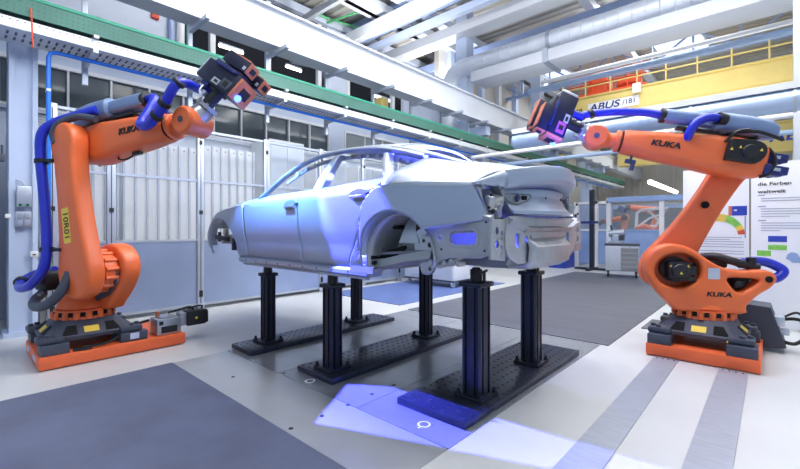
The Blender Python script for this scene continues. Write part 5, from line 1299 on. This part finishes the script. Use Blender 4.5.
# ================================================================== LIGHT
w = bpy.data.worlds.new('world'); bpy.context.scene.world = w; w.use_nodes = True
bg_ = w.node_tree.nodes['Background']; bg_.inputs['Color'].default_value = (.62, .78, 1.0, 1); bg_.inputs['Strength'].default_value = .72
def area(name, loc, rot, sx, sy, power, col=(1, 1, 1), spread=180):
    l = bpy.data.lights.new(name, 'AREA'); l.shape = 'RECTANGLE'; l.size = sx; l.size_y = sy; l.energy = power; l.color = col; l.spread = R(spread)
    o = bpy.data.objects.new(name, l); C.objects.link(o); o.location = loc; o.rotation_euler = rot; return o
for x, y, p in ((-3.3, 3.0, 105), (-1.0, 3.0, 75), (-3.4, 6.6, 100), (-1.0, 6.6, 100), (-3, 13.8, 190), (-3.5, 24, 260), (1.8, 4.5, 40), (1.8, 9, 60)):  # the farthest of these is added to brighten the back wall
    zl = 6.6 if y < 12 else 8.1
    if x > -7:
        area('hall_light', (x, y, zl), (0, 0, 0), 3.2, .8, p, (1, .98, .95))
        if y < 12: area('ceiling_fill', (x, y, zl + .1), (PI, 0, 0), 3.2, .8, p * (4.4 if y < 12 else .55), (1, .99, .98))  # added upward fill without a fixture, brightens the roof deck
for x, y, p in ((-3.2, 0.5, 36), (-3.2, 4.5, 50), (-3.2, 8.5, 50)):  # added fill floating in mid-hall, aimed at the left wall
    area('wall_fill', (x, y, 4.3), (0, R(56), 0), .8, 2.8, p, (.92, .96, 1), 130)
for px, py, sz, p in ((683, 47, 2.2, 220), (556, 73, 1.6, 130)):
    q = onZ(px, py, 8.15); area('skylight_daylight', q, (0, 0, 0), sz, sz, p, (.9, .96, 1))
area('ceiling_fill', (-2.2, 9.3, 4.3), (PI, 0, 0), 5.0, .6, 55, (1, .99, .98))  # added fill from below for the duct and roof beams
area('ceiling_fill', (-1.5, 15.0, 4.3), (PI, 0, 0), 5.0, .6, 90, (1, .99, .98))
for x, y, p in ((-8.2, 8.3, 110), (-9.2, 12.0, 130)):  # more added upward fill for the roof beams at the left
    area('ceiling_fill', (x, y, 6.3), (PI, 0, 0), 2.4, .6, p, (1, .99, .98))
def spot(name, loc, target, power, size, col, gx, gy, up, r=.02):
    l = bpy.data.lights.new(name, 'SPOT'); l.energy = power; l.spot_size = R(size); l.spot_blend = 0.0; l.color = col; l.shadow_soft_size = r
    o = bpy.data.objects.new(name, l); C.objects.link(o); o.location = loc
    z = (V(loc) - V(target)).normalized(); x = V(up).cross(z).normalized(); y = z.cross(x)
    o.rotation_euler = frame((0, 0, 0), x, y, z).to_3x3().to_euler()
    # rectangular projector frame: only directions inside gx, gy pass
    l.use_nodes = True; nt = l.node_tree; em = nt.nodes.get('Emission')
    tc = nt.nodes.new('ShaderNodeTexCoord'); sp = nt.nodes.new('ShaderNodeSeparateXYZ'); nt.links.new(tc.outputs['Normal'], sp.inputs[0])
    prev = None
    for ax_, g in (('X', gx), ('Y', gy)):
        dv = nt.nodes.new('ShaderNodeMath'); dv.operation = 'DIVIDE'; nt.links.new(sp.outputs[ax_], dv.inputs[0]); nt.links.new(sp.outputs['Z'], dv.inputs[1])
        ab = nt.nodes.new('ShaderNodeMath'); ab.operation = 'ABSOLUTE'; nt.links.new(dv.outputs[0], ab.inputs[0])
        lt = nt.nodes.new('ShaderNodeMath'); lt.operation = 'LESS_THAN'; nt.links.new(ab.outputs[0], lt.inputs[0]); lt.inputs[1].default_value = g
        if prev is not None:
            mu = nt.nodes.new('ShaderNodeMath'); mu.operation = 'MULTIPLY'; nt.links.new(prev.outputs[0], mu.inputs[0]); nt.links.new(lt.outputs[0], mu.inputs[1]); lt = mu
        prev = lt
    nt.links.new(prev.outputs[0], em.inputs['Strength'])
    return o
BL = (.09, .10, 1.0)
Lp = TL + oL.normalized() * .36 - sL * .05
spot('scanner_projector', Lp, (-2.44, 2.1, 1.25), 3600, 70, BL, .14, .38, (-.3, 0, 1))
Rp = TR + oR.normalized() * .36
spot('scanner_projector', Rp, (-2.2, 2.95, 1.55), 14000, 60, BL, .26, .30, (0, 0, 1))
spot('blue_side_fill', TL + oL.normalized() * .40, (-3.45, 2.1, 1.84), 1200, 140, (.14, .34, 1.0), .85, .25, (0, 1, .3), .05)  # added blue fill for the near car side, besides the real projector
for p, e in ((TL + oL.normalized() * .42 - sL * .1, .5), (TR + oR.normalized() * .40 - sR * .1 - FW * .30, 35)):  # added blue fill points near the two projector lenses
    l = bpy.data.lights.new('blue_fill', 'POINT'); l.energy = e; l.color = BL; l.shadow_soft_size = .03
    o = bpy.data.objects.new('blue_fill', l); C.objects.link(o); o.location = p
sc = bpy.context.scene
sc.view_settings.view_transform = 'Standard'; sc.view_settings.look = 'None'; sc.view_settings.exposure = -0.1; sc.view_settings.gamma = 1.0; sc.view_settings.use_curve_mapping = False
sc.cycles.max_bounces = 6; sc.cycles.diffuse_bounces = 4; sc.cycles.glossy_bounces = 3; sc.cycles.transparent_max_bounces = 12; sc.cycles.sample_clamp_indirect = 8; sc.cycles.use_denoising = True; sc.cycles.caustics_reflective = False; sc.cycles.caustics_refractive = False
